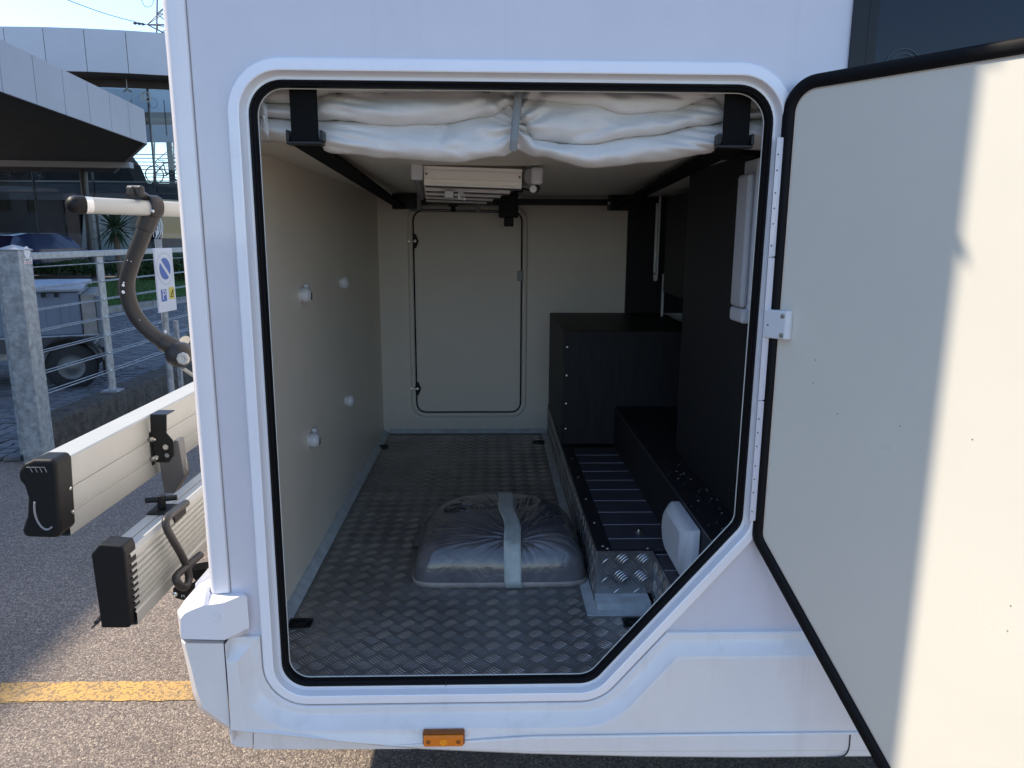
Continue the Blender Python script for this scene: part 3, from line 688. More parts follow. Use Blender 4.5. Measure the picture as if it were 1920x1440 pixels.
# ---- open garage door
TH = R(127); DD = Vector((-math.cos(TH), -math.sin(TH), 0)); DN = Vector((DD.y, -DD.x, 0)); P0 = Vector((.551, -.031, 0))
# local frame: s along DD, z up, n toward the camera side (inner face)
if DN.dot(CAM - P0) < 0: DN = -DN
def dp(s, z, n): return P0 + DD * s + Vector((0, 0, z)) + DN * n
DO = [(-.030, 1.700), (.935, 1.700), (.935, .425), (.302, .425), (-.030, .822)]
DR = [.060, .06, .06, .06, .05]
gd = obj('garage_door', None or B(), M_door, mh) if False else None
def drl(d, n): return [dp(p.x, p.y, n) for p in rnd_poly(DO, DR, d, 10)]
def dslab(d, n0, n1):
    pl_ = rnd_poly(DO, DR, d, 10); tri = tessellate_polygon([[Vector((p.x, p.y, 0)) for p in pl_]]); m = len(pl_)
    b = B(); b.add([dp(p.x, p.y, n0) for p in pl_] + [dp(p.x, p.y, n1) for p in pl_], [tuple(t) for t in tri] + [tuple(i + m for i in t) for t in tri] + [(k, (k + 1) % m, (k + 1) % m + m, k + m) for k in range(m)])
    return b
gd = obj('open_garage_door', dslab(-.0215, -.018, .0), M_door, mh, label='open door panel with a cream inner lining')
obj('door_skin', dslab(.0035, -.0245, -.0185), M_wh, gd)
b = B(); b.loops([drl(-.0213, -.0175), drl(-.0213, .0015), drl(-.018, .006), drl(-.012, .0085), drl(-.007, .0075), drl(-.003, .0075), drl(.001, .005), drl(.002, .0), drl(.001, -.0180)])
obj('door_seal', b, M_seal, gd, auto=50)
b = B(); b.loops([drl(-.0213, .0004), drl(-.0226, .0012), drl(-.0240, .0003)]); obj('lining_edge', b, mat('lining_edge_cream', (.55, .45, .36), .6), gd)
# contact switch box on the hinge side
hb = obj('door_switch', B().add([dp(s, z, n) for z in (1.233, 1.287) for s, n in ((-.032, .001), (.020, .001), (.020, .010), (.014, .016), (-.032, .016))],
     [(0, 1, 2, 3, 4), (9, 8, 7, 6, 5)] + [(k, (k + 1) % 5, (k + 1) % 5 + 5, k + 5) for k in range(5)]), M_wpl, gd, bevel=.003, bseg=3)
b = B(); b.lathe(dp(-.022, 1.258, .0162), DN, [(0, .0018), (.0003, .0018), (.0003, 0)], 8); obj('switch_hole', b, M_ink, hb)
b = B()
for z in (1.277, 1.241): b.lathe(dp(.008, z, .0155), DN, [(0, .005), (.0015, .0045), (.002, 0)], 12)
obj('switch_screws', b, M_steel, hb, kind='stuff')
# blemishes drilled in the lining
b = B()
for px, py in ((1529, 675), (1525, 718), (1570, 776), (1688, 799), (1823, 824), (1895, 1136), (1889, 1183)):
    d_ = ray(px, py); t = (dp(0, 1, 0) - CAM).dot(DN) / d_.dot(DN); q = CAM + d_ * t
    b.lathe(q + DN * .0002, DN, [(0, .0011), (.0003, .0010), (.0003, 0)], 8)
obj('pin_holes', b, mat('pin_hole_brown', (.08, .06, .05), .8), gd, kind='stuff')

# =================================================================== THINGS IN THE GARAGE
# bunched cotton curtain under the bed front
def lerp(tab, x):
    if x <= tab[0][0]: return tab[0][1]
    for (a, fa), (c, fc) in zip(tab, tab[1:]):
        if x <= c:
            t = (x - a) / (c - a); t = t * t * (3 - 2 * t); return fa + (fc - fa) * t
    return tab[-1][1]
ZBOT = [(-.47, 1.602), (-.37, 1.598), (-.31, 1.580), (-.20, 1.570), (-.073, 1.563), (.02, 1.577), (.049, 1.592), (.09, 1.575), (.203, 1.555), (.33, 1.568), (.42, 1.583), (.47, 1.596), (.56, 1.592)]
CR1 = [(-.47, 1.645), (-.37, 1.640), (-.31, 1.642), (-.20, 1.632), (-.10, 1.637), (0, 1.652), (.035, 1.672), (.049, 1.676), (.06, 1.640), (.085, 1.608), (.18, 1.600), (.30, 1.616), (.41, 1.636), (.47, 1.645), (.56, 1.650)]
CR2 = [(-.47, 1.672), (-.38, 1.668), (-.30, 1.690), (.0, 1.697), (.049, 1.69), (.07, 1.682), (.18, 1.672), (.26, 1.655), (.34, 1.662), (.43, 1.687), (.47, 1.66), (.56, 1.668)]
def fold(t, k=.75):
    t = max(0, min(1, t)); return math.sin(math.pi * t ** k) ** .55
def curtain(u, v):
    x = -.475 + u * 1.03
    top = 1.712; c2 = max(lerp(CR1, x) + .012, lerp(CR2, x)); c1 = lerp(CR1, x); zb = lerp(ZBOT, x)
    z = top + (zb - top) * v
    if z > c2: a = fold((top - z) / (top - c2), 1.6); A = .020; base = .004
    elif z > c1: a = fold((c2 - z) / (c2 - c1), 1.9); A = .034; base = -.004
    else: a = fold((c1 - z) / (c1 - zb), 1.5); A = .040; base = -.010
    g = math.exp(-abs(x - .049) / .045); g2 = math.exp(-abs(x + .335) / .03) + math.exp(-abs(x - .46) / .03)
    y = .098 + base * -1 - A * a * (1 - .55 * g)
    y += .020 * g + .008 * g2
    th = math.atan2(z - 1.635, abs(x - .049) + .012)
    y += .012 * math.exp(-abs(x - .049) / .07) * math.sin(th * 11 + 1.3 * math.sin(x * 40))
    y += .004 * (math.exp(-abs(x + .28) / .05) + math.exp(-abs(x - .41) / .05)) * math.sin(z * 380 + x * 60)
    n = mnoise.noise(Vector((x * 7, z * 22, 3.1))); n2 = mnoise.noise(Vector((x * 22, z * 60, 1.7)))
    n3 = mnoise.noise(Vector((x * 13 + z * 20, z * 34, 8.2)))
    y += .017 * n + .004 * n2 + .006 * (abs(n3) ** .8 - .3)
    # sagging diagonal dents
    s1 = (z - 1.60) - (x - .13) * .28; y += .012 * math.exp(-(s1 / .010) ** 2) * math.exp(-((x - .17) / .08) ** 2)
    s2 = (z - 1.665) + (x + .03) * -.35; y += .010 * math.exp(-(s2 / .009) ** 2) * math.exp(-((x + .05) / .07) ** 2)
    s3 = (z - 1.61) + (x + .13) * .05; y += .008 * math.exp(-((x + .10 - (z - 1.6) * .4) / .012) ** 2) * math.exp(-(s3 / .03) ** 2)
    return Vector((x, y, z + .003 * n2 * v))
b = B(); b.grid(300, 90, curtain)
cu = tag(obj('cotton_curtain', b, M_fab, smooth=True, solid=.003), 'bunched cream cotton curtain hanging across the top of the garage opening', 'curtain')
b = B(); pts = []
for z in (1.70, 1.68, 1.65, 1.62, 1.60, 1.583):
    pts.append((.046 + (z - 1.64) * .09, .066 if z > 1.59 else .075, z))
b.tube(pts, .0075, 8, flat=(.3, 1)); obj('ribbon_tie', b, M_tie, cu)
b = B()
for i in range(26):
    a = R(130 + 80 * rnd.random()); l = .010 + .014 * rnd.random(); c = Vector((-.428, .05, 1.655 - .05 * rnd.random()))
    b.tube([c, c + Vector((math.cos(a) * l * .3 + .01, -.01, math.sin(a) * l)), c + Vector((.014, -.012, -l * rnd.random()))], .0006, 4)
obj('frayed_threads', b, M_fab, cu, kind='stuff')

# cushion-shaped bundle wrapped in grey film
CX, CY, CZ = .022, .615, FZ
def rr_(dx, dy):
    if dy < 0: bb, p = .172, 9
    else: bb, p = .315, 2.9
    return ((abs(dx) / .240) ** p + (abs(dy) / bb) ** p) ** (1 / p)
HB = .134
def bundle_h(x, y, wr=1):
    dx, dy = x - CX, y - CY; r = min(1, rr_(dx, dy)); rim = .020
    h = rim + (HB - rim) * (1 - r ** 6.0) ** .56
    kx, ky = x - (CX + .048), y - (CY - .115); a = math.atan2(ky, kx); d = math.hypot(kx, ky)
    f = math.exp(-d / .13) * (1 - r ** 6) + .25 * math.exp(-d / .25) * (1 - r ** 6)
    na = mnoise.noise(Vector((math.cos(a) * 7.5, math.sin(a) * 7.5, d * 5))); nb2 = mnoise.noise(Vector((math.cos(a) * 17, math.sin(a) * 17, d * 7 + 4)))
    g_ = (1 - math.exp(-d / .02)) * math.exp(-d / .22) * (1 - r ** 10)
    h -= wr * g_ * (.010 * max(0, .45 - abs(na) * 4) + .006 * max(0, .5 - abs(nb2) * 4))
    h += .55 * wr * f * (.0055 * math.sin(a * 17 + 2.2 * mnoise.noise(Vector((x * 12, y * 12, 0)))) + .0035 * math.sin(a * 41 + 3 * mnoise.noise(Vector((x * 9, y * 9, 5)))))
    h -= .014 * math.exp(-(d / .04) ** 2)
    h += wr * .0025 * mnoise.noise(Vector((x * 26, y * 20, 2))) * (1 - r ** 8)
    return h
b = B(); NA, NR = 420, 84; vs = []
for j in range(NR + 1):
    r = (j / NR) ** .8
    for k in range(NA):
        a = 2 * math.pi * k / NA; Rr = 1 / rr_(math.cos(a), math.sin(a)) * r
        x, y = CX + math.cos(a) * Rr, CY + math.sin(a) * Rr; vs.append((x, y, CZ + bundle_h(x, y)))
for k in range(NA):
    a = 2 * math.pi * k / NA; Rr = 1 / rr_(math.cos(a), math.sin(a)) * (1.008 + .006 * mnoise.noise(Vector((a * 6, 0, 0)))); vs.append((CX + math.cos(a) * Rr, CY + math.sin(a) * Rr, CZ + .010))
for k in range(NA):
    a = 2 * math.pi * k / NA; Rr = 1 / rr_(math.cos(a), math.sin(a)) * .985; vs.append((CX + math.cos(a) * Rr, CY + math.sin(a) * Rr, CZ + .002))
b.add(vs, [(j * NA + k, j * NA + (k + 1) % NA, (j + 1) * NA + (k + 1) % NA, (j + 1) * NA + k) for j in range(NR + 2) for k in range(NA)])
cus = tag(obj('wrapped_bundle', b, M_bag, smooth=True), 'pillow-shaped bundle wrapped in grey plastic film on the chequer plate floor', 'bundle')
b = B(); rows = []
for j in range(61):
    y = .437 + (.925 - .437) * j / 60; xc = .060 - (y - .44) * .055 + .004 * math.sin(y * 25)
    row = []
    for k in range(7):
        x = xc + (k / 6 - .5) * .047; row.append((x, y, CZ + bundle_h(x, y, .55) + .0045))
    rows.append(row)
fr_ = [(p[0] + .004, .434, CZ + .004) for p in rows[0]]
b.loops([fr_] + rows, closed=False); obj('tape_strip', b, M_tape, cus, smooth=True, solid=.0008)
def ro_(a, k): Rr = k / rr_(math.cos(a), math.sin(a)); return Rr * math.cos(a), Rr * math.sin(a)
b = B(); AA = [2 * math.pi * i / 96 for i in range(96)]
b.loops([[(CX + ro_(a, k)[0], CY + ro_(a, k)[1], CZ + z) for a in AA] for k, z in ((.97, .001), (1.012, .002), (1.016, .012), (1.006, .0165), (.98, .017))])
obj('base_rim', b, mat('tan_board', (.30, .26, .235), .6, var=.25, vscale=25), cus, smooth=True)
b = B()
def onb(x, y, e=.0016): return Vector((x, y, CZ + bundle_h(x, y) + e))
cxx, cyy = -.108, .700
b.tube([onb(cxx + .034 * math.cos(R(a)), cyy + .030 * math.sin(R(a))) for a in range(60, 330, 12)], [.0035 + .002 * math.sin(R(a * 2)) for a in range(60, 330, 12)], 6, flat=(1, .3))
b.tube([onb(cxx - .02 + .05 * t, cyy - .006 - .004 * math.sin(t * 9)) for t in [i / 8 for i in range(9)]], .0025, 6)
for i in range(7):
    x0 = -.058 + i * .013; y0 = .690 + .020 * (i / 6) + .004 * math.sin(i * 3)
    b.tube([onb(x0 + .004 * math.cos(R(a)), y0 + .008 * math.sin(R(a * 1.0))) for a in range(20 + i * 40, 250 + i * 30, 30)], .0014, 5)
obj('faint_print', b, M_ink, cus, kind='stuff')
b = B()
for (x0, y0, x1, y1) in ((-.10, .712, -.062, .722), (-.095, .660, -.07, .657)):
    b.grid(4, 2, lambda u, v: onb(x0 + (x1 - x0) * u, y0 + (y1 - y0) * u + .009 * v, .0012))
obj('glossy_patch', b, mat('pale_print', (.16, .18, .25), .3), cus)
b = B()
b.grid(14, 8, lambda u, v: Vector((-.205 - .035 * v * (1 - .4 * u) - .01 * math.sin(u * 9), .70 + .16 * u, CZ + .012 + .05 * (1 - v) * math.sin(math.pi * u) + .006 * math.sin(u * 22 + v * 5))))
obj('loose_film', b, M_bag, cus, smooth=True)

# ladder stowed under the bed
la = thing('boarding_ladder', (0, .6, 1.6), 'grey and aluminium ladder stowed flat under the bed, crosswise steps facing out', 'ladder')
yn, yf = .585, 1.76
def lx(side, y):
    t = (y - yn) / (yf - yn); return (-.182 + (-.278 + .182) * t) if side < 0 else (.085 + (-.035 - .085) * t)
for s_ in (-1, 1):
    o_ = -.013 if s_ < 0 else .013 + .0
    xa, xb = lx(s_, yn) + o_, lx(s_, yf) + o_
    b = B(); b.tube([(xa, yn, 1.578), (xb, yf, 1.578)], .019, 16, flat=(.65, 1.0)); r_ = obj('rail', b, M_gpl, la, auto=50)
    obj('end_cap', B().box((xa - .0155 + (.02 if s_ > 0 else 0), yn - .012, 1.558), (xa + .0165 + (.02 if s_ > 0 else 0), yn + .012, 1.601)), M_wpl, r_, bevel=.008, bseg=4)
for i in range(5):
    y = yn + .012 + i * (yf - yn - .05) / 4.6
    xa, xb = lx(-1, y) + .006, lx(1, y) - .004
    b = B(); zt_, zb_ = 1.596, 1.553
    pr = []; d = [(.0, 1.596), (0, 1.589), (.004, 1.588), (.004, 1.586), (0, 1.585), (0, 1.567), (.004, 1.566), (.004, 1.564), (0, 1.563), (0, 1.557), (.004, 1.556), (.004, 1.554), (.0, 1.553), (.006, 1.547), (.05, 1.547), (.055, 1.553), (.055, 1.596)]
    b.loops([[(xa, y + a, z) for a, z in d], [(xb, y + a, z) for a, z in d]]); b.add([(xa, y + a, z) for a, z in d], [tuple(range(len(d)))]); b.add([(xb, y + a, z) for a, z in d], [tuple(range(len(d)))])
    stp = obj('step', b, M_step, la)
    obj('step_shade_strip', B().box((xa + .002, y + .007, 1.5445), (xb - .002, y + .054, 1.5465)), M_grey, stp)  # dark strip puts the shade under the step into its colour
    if i == 0:
        b = B()
        for x in (xa + .006, xb - .006): b.lathe((x, y - .0002, 1.576), (0, -1, 0), [(0, .0035), (.001, .003), (.0012, 0)], 12)
        obj('rivet', b, M_gpl, stp, kind='stuff')
b = B(); b.tube(bez([(.11, yn + .02, 1.568), (.125, yn + .01, 1.552), (.118, yn + .01, 1.541), (.10, yn + .03, 1.545), (.07, yn + .08, 1.552)], 5), .004, 8); obj('hook_loop', b, M_grey, la, smooth=True)
obj('bush', B().cyl((.110, yn - .004, 1.546), (.110, yn + .014, 1.546), .009), M_wpl, la)
b = B()
b.box((-.135, .80, 1.528), (-.11, .83, 1.5465)).box((-.095, .78, 1.522), (-.080, .79, 1.5465)).cyl((-.087, .785, 1.53), (-.075, .74, 1.522), .004); obj('lock_catch', b, M_wpl, la)
for x in (-.31, -.055):
    la.rotation_euler = (0, R(1.6), 0)
    obj('hanger', B().box((x - .010, 1.84, 1.522), (x + .008, 1.865, 1.60)), M_gpl, la, bevel=.003)

# =================================================================== BIKE CARRIER BEHIND THE VAN
bc = thing('bike_carrier', (-.9, .3, .8), 'aluminium and black bicycle carrier folded out behind the motorhome', 'bike carrier')
X1 = -.980; zt1 = PX(120, 862, X1).z; zb1 = PX(130, 1007, X1).z; y1 = PX(124, 930, X1).y; H1 = zt1 - zb1
def gv(z, dpt=.004, h=.0055): return [(0, z + h), (-dpt, z + h - .001), (-dpt, z - h + .001), (0, z - h)]
pr = [(0, zt1 - .004), (0, zt1 - .004)] + gv(zt1 - H1 * .37) + gv(zt1 - H1 * .69) + [(0, zb1 + .003), (-.003, zb1), (-.072, zb1), (-.075, zb1 + .003), (-.075, zt1 - .003), (-.072, zt1), (-.004, zt1)]
pr = pr[1:]
b = B(); b.loops([[(X1 + a, y1, z) for a, z in pr], [(X1 + a, 1.95, z) for a, z in pr]])
bm1 = obj('wheel_rail', b, M_alum, bc)
cpx = [(33, 884), (44, 870), (62, 862), (99, 862), (105, 872), (113, 998), (107, 1010), (46, 1008), (39, 996), (49, 968), (51, 935), (44, 912), (34, 900)]
yc = y1 - .045
b = B(); cw = [PY(x, y, yc) for x, y in cpx]
b.prism([tuple(p) for p in cw], (0, .066, 0)); cp = obj('end_cap', b, M_blk, bm1, bevel=.010, bseg=4)
oc = PY(84, 958, yc - .0005); b = B()
b.tube([(oc.x + .022 * math.cos(R(a)) , yc - .001, oc.z + .044 * math.sin(R(a))) for a in range(150, 305, 8)], .0022, 6); obj('cap_rib', b, M_gpl, cp, smooth=True)
b = B()
for k in range(4):
    p = PY(56 + k * 9, 876, yc - .001); b.tube([(p.x - .008, yc - .001, p.z + .000), (p.x + .000, yc - .001, p.z), (p.x + .004, yc - .001, p.z - .012)], .0008, 5)
obj('cap_grooves', b, M_gpl, cp, kind='stuff')
for z in (zt1 - H1 * .37, zt1 - H1 * .69):
    b = B(); b.lathe((X1, y1 + .006, z), (1, 0, 0), [(0, .009), (.004, .009), (.005, .0055), (.009, .005), (.010, 0)], 14)
    obj('bolt', b, M_steel, bm1)
# second rail: ribbed extrusion
X2 = -.800; zt2 = PX(240, 1035, X2).z; zb2 = PX(257, 1170, X2).z; y2 = PX(248, 1100, X2).y; H2 = zt2 - zb2
pr = [(-.004, zt2), (0, zt2 - .004), (.004, zt2 - .008), (.004, zt2 - .014), (0, zt2 - .018)]
nr_ = 8; za = zt2 - .020; zb_ = zb2 + H2 * .20
for k in range(nr_):
    z0 = za - (za - zb_) * k / nr_; hh = (za - zb_) / nr_
    pr += [(-.002, z0), (-.002, z0 - hh * .55), (.0040, z0 - hh * .66), (.0040, z0 - hh * .92)]
pr += [(.001, zb_ - .002), (.004, zb_ - .006), (.004, zb2 + .002), (0, zb2), (-.058, zb2), (-.060, zt2 - .003), (-.057, zt2), (-.030, zt2), (-.030, zt2 - .003), (-.026, zt2 - .003), (-.026, zt2)]
b = B(); b.loops([[(X2 + a, y2, z) for a, z in pr], [(X2 + a, 1.95, z) for a, z in pr]])
bm2 = obj('wheel_rail', b, M_alum, bc, label='ribbed aluminium rail nearer the van')
yc2 = y2 - .02
b = B(); b.prism([tuple(PY(x, y, yc2)) for x, y in [(170, 1040), (186, 1021), (229, 1024), (234, 1036), (246, 1172), (241, 1178), (190, 1178)]], (0, .05, 0))
obj('end_cap', b, M_blk, bm2, bevel=.004, bseg=3)
b = B(); b.tube([PY(195, 1150, .16), PY(180, 1168, .12)], .005, 8).tube([PY(186, 1162, .13), PY(171, 1176, .12)], .007, 8, flat=(1, .5)); obj('strap_buckle', b, M_grey, bm2)
# bracket on the first rail
yb_ = PX(280, 810, X1).y
def pp(pts, y, e): return B().prism([tuple(PY(a, c, y)) for a, c in pts], (0, e, 0))
ch = obj('pivot_bracket', pp([(281, 779), (312, 779), (312, 812), (324, 826), (325, 854), (316, 867), (292, 867), (284, 855)], yb_ + .0, .003), M_blks, bc, bevel=.001)
b = B(); b.add([PY(281, 778, yb_), PY(312, 778, yb_), PY(312, 778, yb_) + Vector((0, .055, 0)), PY(281, 778, yb_) + Vector((0, .055, 0))], [(0, 1, 2, 3)])
obj('bracket_top', b, M_blks, ch, solid=.003)
obj('bracket_plate', pp([(281, 779), (312, 779), (312, 812), (324, 826), (325, 854)], yb_ + .052, .003), M_blks, ch)
b = B(); p = PX(277, 838, X1 + .002); b.box((X1 + .001, yb_ - .006, zb1 + H1 * .20), (X1 + .005, yb_ + .010, zb1 + H1 * .74)); obj('mount_flange', b, M_blks, ch, bevel=.002)
for z in (zt1 - H1 * .37, zt1 - H1 * .69):
    b = B(); b.lathe((X1 + .005, yb_ - .001, z), (1, -.3, 0), [(0, .008), (.005, .008), (.005, .004), (.013, .0038), (.014, 0)], 12); obj('bolt', b, M_steel, ch)
for x, y in ((311, 838), (294, 857)):
    b = B(); q = PY(x, y, yb_ - .001); b.lathe(q, (0, -1, 0), [(0, .0085 if x > 300 else .006), (.003, .008 if x > 300 else .0055), (.0035, .003), (.0025, 0)], 12); obj('bolt', b, M_steel, ch)
b = B(); q = PY(313, 854, yb_ - .0008); b.lathe(q, (0, -1, 0), [(0, .0065), (.0004, .006), (.0004, 0)], 12); obj('slot_opening', b, M_gpl, ch)
obj('support_arm', pp([(297, 860), (308, 868), (326, 826), (334, 826), (346, 893), (326, 925), (308, 925)], yb_ + .006, .040), M_gpl2, bc, bevel=.002)
b = pp([(340, 856), (348, 858), (352, 888), (342, 895)], yb_ + .03, .003); obj('slotted_tab', b, M_alum, bc)
# clamp on the second rail, crank handle
yk = PX(330, 950, X2).y
obj('clamp_plate', B().box((X2 - .060, yk - .035, zt2 + .001), (X2 + .010, yk + .035, zt2 + .005)).box((X2 + .0061, yk - .035, zt2 - .022), (X2 + .010, yk + .035, zt2 + .0005)), M_blk, bc, bevel=.002)
q = Vector((X2 - .035, yk, zt2 + .006)); b = B(); b.cyl(q, q + Vector((0, 0, .034)), .010); b.tube([q + Vector((-.035, -.012, .024)), q + Vector((.035, .012, .024))], .0075, 10)
obj('wing_knob', b, M_blk, bc, smooth=False, bevel=.002)
path = [PX(349, 943, -.79), PX(330, 957, -.785), PX(313, 972, -.78), PX(312, 988, -.776), PX(324, 1012, -.77), PX(340, 1040, -.765), PX(351, 1066, -.76), PX(354, 1088, -.755), PX(346, 1101, -.755), PX(334, 1094, -.76), PX(331, 1080, -.765), PX(350, 1062, -.76), PX(376, 1040, -.75)]
b = B(); b.tube(bez(path, 7), .0095, 12); obj('crank_handle', b, M_grey, bc, smooth=True)
b = pp([(324, 1104), (330, 1098), (352, 1100), (392, 1070), (392, 1135), (352, 1128), (330, 1122), (325, 1116)], .39, .006); lb = obj('lower_bracket', b, M_blks, bc, bevel=.001)
b = pp([(352, 1072), (395, 1065), (395, 1110), (372, 1095)], .46, .05); obj('lower_socket', b, M_blks, lb)
b = B(); b.lathe(PY(329, 1114, .389), (0, -1, 0), [(0, .0065), (.002, .006), (.003, .003), (.002, 0)], 14); obj('bolt', b, M_steel, lb)
text('bracket_mark', 'M', .012, PY(343, 1118, .388), (R(90), 0, 0), M_edge, lb)
# upper hoop and holding arm
A0 = PY(146, 384, .20); A1 = PY(338, 393, .36); dA = (A1 - A0).normalized()
b = B(); b.tube([A0, A0 + dA * .40], .0172, 20); ub_ = obj('top_bar', b, M_alum, bc, auto=40)
b = B(); b.lathe(A0 - dA * .022, dA, [(0, .002), (.002, .010), (.008, .0165), (.018, .019), (.034, .0192), (.034, .017)], 20); obj('bar_cap', b, M_blk, ub_, auto=50)
b = B(); b.lathe(A0 + dA * .012, dA, [(0, .0176), (.014, .0176)], 20); obj('bar_collar', b, M_alu, ub_)
ck = PY(288, 388, .315); b = B(); b.lathe(ck - dA * .012, dA, [(0, .0185), (.0, .0235), (.004, .0255), (.02, .0255), (.026, .0225), (.026, .0185)], 24)
cz = obj('arm_clamp', b, M_grey, bc, auto=40)
kn = PY(254, 360, .295); b = B(); b.tube([kn + Vector((.012, 0, -.004)), ck + Vector((-.010, 0, .018))], .0085, 12); obj('knob_stem', b, M_grey, cz)
Tk = Matrix.Translation(kn + Vector((0, 0, .002))) @ Matrix.Rotation(R(3), 4, 'Y') @ Matrix.Rotation(R(-38), 4, 'Z')
obj('clamp_knob', B().box((-.030, -.007, -.013), (.030, .007, .012), Tk).box((-.012, -.016, -.012), (.012, .016, .010), Tk), M_grey, cz, bevel=.0055, bseg=3)
b = B(); b.lathe(PY(286, 396, .285), (0, -1, 0), [(0, .004), (.002, .0035), (.003, 0)], 12); obj('pivot_pin', b, M_steel, cz)
ap = bez([PY(282, 402, .32), PY(266, 446, .32), PY(247, 495, .325), PY(238, 535, .33), PY(246, 575, .335), PY(266, 607, .34), PY(296, 634, .345), PY(326, 652, .35)], 8)
b = B(); b.tube(ap, .0172, 16); am = obj('holding_arm', b, M_grey, bc, smooth=True)
b = B(); b.lathe(ap[0], (ap[4] - ap[0]).normalized(), [(0, .020), (.0, .0215), (.035, .0205), (.037, .0172)], 16); obj('arm_sleeve', b, M_grey, am, auto=40)
b = B(); b.lathe(ap[-1] - (ap[-1] - ap[-5]).normalized() * .03, (ap[-1] - ap[-5]).normalized(), [(0, .0178), (.001, .021), (.03, .022), (.034, .02)], 16); obj('arm_sleeve', b, M_grey, am, auto=40)
b = B(); c = PY(337, 664, .35); b.lathe(c - Vector((0, .032, 0)), (0, 1, 0), [(0, .010), (.004, .020), (.016, .029), (.03, .0305), (.05, .027), (.056, .012)], 22); jb = obj('arm_joint', b, M_grey, bc, auto=55)
b = B(); b.lathe(PY(344, 672, .312), (0, -1, 0), [(0, .015), (.006, .014), (.007, .009), (.005, .004), (.006, 0)], 8); obj('joint_bolt', b, M_alum, jb)
b = B(); b.tube([PY(342, 690, .34), PY(364, 705, .37), PY(390, 730, .42)], .006, 8, flat=(1.5, .5)); obj('joint_strap', b, M_alum, jb)
b = B(); b.tube([PY(345, 640, .40), PY(400, 690, .5), PY(440, 740, .6)], .016, 14); obj('lower_strut', b, M_grey, bc)
b = B(); r3 = random.Random(5)
for px, py, s in ((231, 535, .0035), (231, 548, .004), (232, 530, .002), (246, 490, .0012), (262, 600, .001), (310, 622, .004), (295, 612, .001), (300, 605, .001), (239, 488, .0014)):
    q = PY(px, py, .306 if py < 600 else .318); b.lathe(q, (0, -1, 0), [(0, s), (.0008, s * .8), (.001, 0)], 7)
obj('paint_splashes', b, M_wpl, am, kind='stuff')

# =================================================================== GROUND
def sheet(name, pts, z, m, kind='structure'):
    b = B(); b.add([(x, y, z) for x, y in pts], [tuple(range(len(pts)))]); return obj(name, b, m, kind=kind)
gr = sheet('asphalt_ground', [(-300, -300), (300, -300), (300, 400), (-300, 400)], 0, M_asph)
ry0 = random.Random(21); yl_ = []
for i in range(240): yl_.append((-4 + i * .025, .680 - (i * .025) * .0038 + ry0.uniform(-.0035, .0035)))
for i in range(239, -1, -1): yl_.append((-4 + i * .025, .781 - (i * .025) * .0038 + ry0.uniform(-.0035, .0035)))
v_, t_ = tess(yl_, [], 0); b = B(); b.add([(p[0], p[2], .0025) for p in v_], t_); obj('yellow_line', b, M_yline, kind='structure')
XFN = -2.85
COB = [(-2.95, 3.25), (-3.05, 3.2), (-9.5, 2.2), (-12, 8), (-10.2, 12.0), (-7.15, 12.0), (-6.35, 16.0), (-5.2, 22), (-2.9, 22)]
cob = sheet('sett_paving', COB, .004, M_joint)
# setts laid in wavy arcs: nearest 300 are separate stones
meshes = []
for k in range(6):
    rk = random.Random(k); b = B(); s = .052; h = .020
    top = [(sx * s * (.86 + .12 * rk.random()), sy * s * (.84 + .12 * rk.random()), h + .003 * rk.random()) for sx, sy in ((-1, -1), (1, -1), (1, 1), (-1, 1))]
    base = [(sx * s, sy * s, 0) for sx, sy in ((-1, -1), (1, -1), (1, 1), (-1, 1))]
    mid = [(a[0] * .4 + c[0] * .6, a[1] * .4 + c[1] * .6, h * .75) for a, c in zip(top, base)]
    b.add(base + mid + top, [(8, 9, 10, 11)] + [(i, (i + 1) % 4, (i + 1) % 4 + 4, i + 4) for i in range(4)] + [(i + 4, (i + 1) % 4 + 4, (i + 1) % 4 + 8, i + 8) for i in range(4)])
    meshes.append(b)
def pj(p):
    q = CM.transposed() @ (Vector(p) - CAM); return (960 + F * q.x / -q.z, 720 - F * q.y / -q.z)
cand = []
yy = 3.0; row = 0
while yy < 14:
    xx = -3.08
    while xx > -10:
        x = xx + .02 * math.sin(yy * 3.1 + xx); y = yy + .10 * math.sin(xx * 2.6) + .05 * math.sin(xx * 5.3 + yy)
        px, py = pj((x, y, 0))
        ok = -30 < px < 350 and 560 < py < 900 and not (x < -6.95 + (y - 12) * .2 and y > 11.8)
        if y < 3.2 and x > -3.3: ok = False
        if ok: cand.append((x, y, math.hypot(x, y + 1.4)))
        xx -= .112
    yy += .112; row += 1
cand.sort(key=lambda c: c[2]); rc = random.Random(11)
sh = []
for k, bb in enumerate(meshes):
    me = bpy.data.meshes.new('sett_mesh'); me.from_pydata(bb.v, [], bb.f); me.materials.append(M_cob if k % 3 else mat('dark_sett_%d' % k, (.09, .09, .095), .6, var=.3, vscale=7, bump=.6, bscale=40)); sh.append(me)
far = B()
for i, (x, y, d) in enumerate(cand):
    k = rc.randrange(6); a = rc.uniform(-.2, .2); z = .004 + rc.uniform(-.004, .005)
    if i < 300:
        o = bpy.data.objects.new('sett', sh[k]); COL.objects.link(o); o.location = (x, y, z); o.rotation_euler = (rc.uniform(-.05, .05), rc.uniform(-.05, .05), a); o.parent = cob
    else:
        T = Matrix.Translation((x, y, z)) @ Matrix.Rotation(a, 4, 'Z'); far.add([T @ Vector(v) for v in meshes[k].v], meshes[k].f)
obj('far_setts', far, M_cob, cob, kind='stuff')

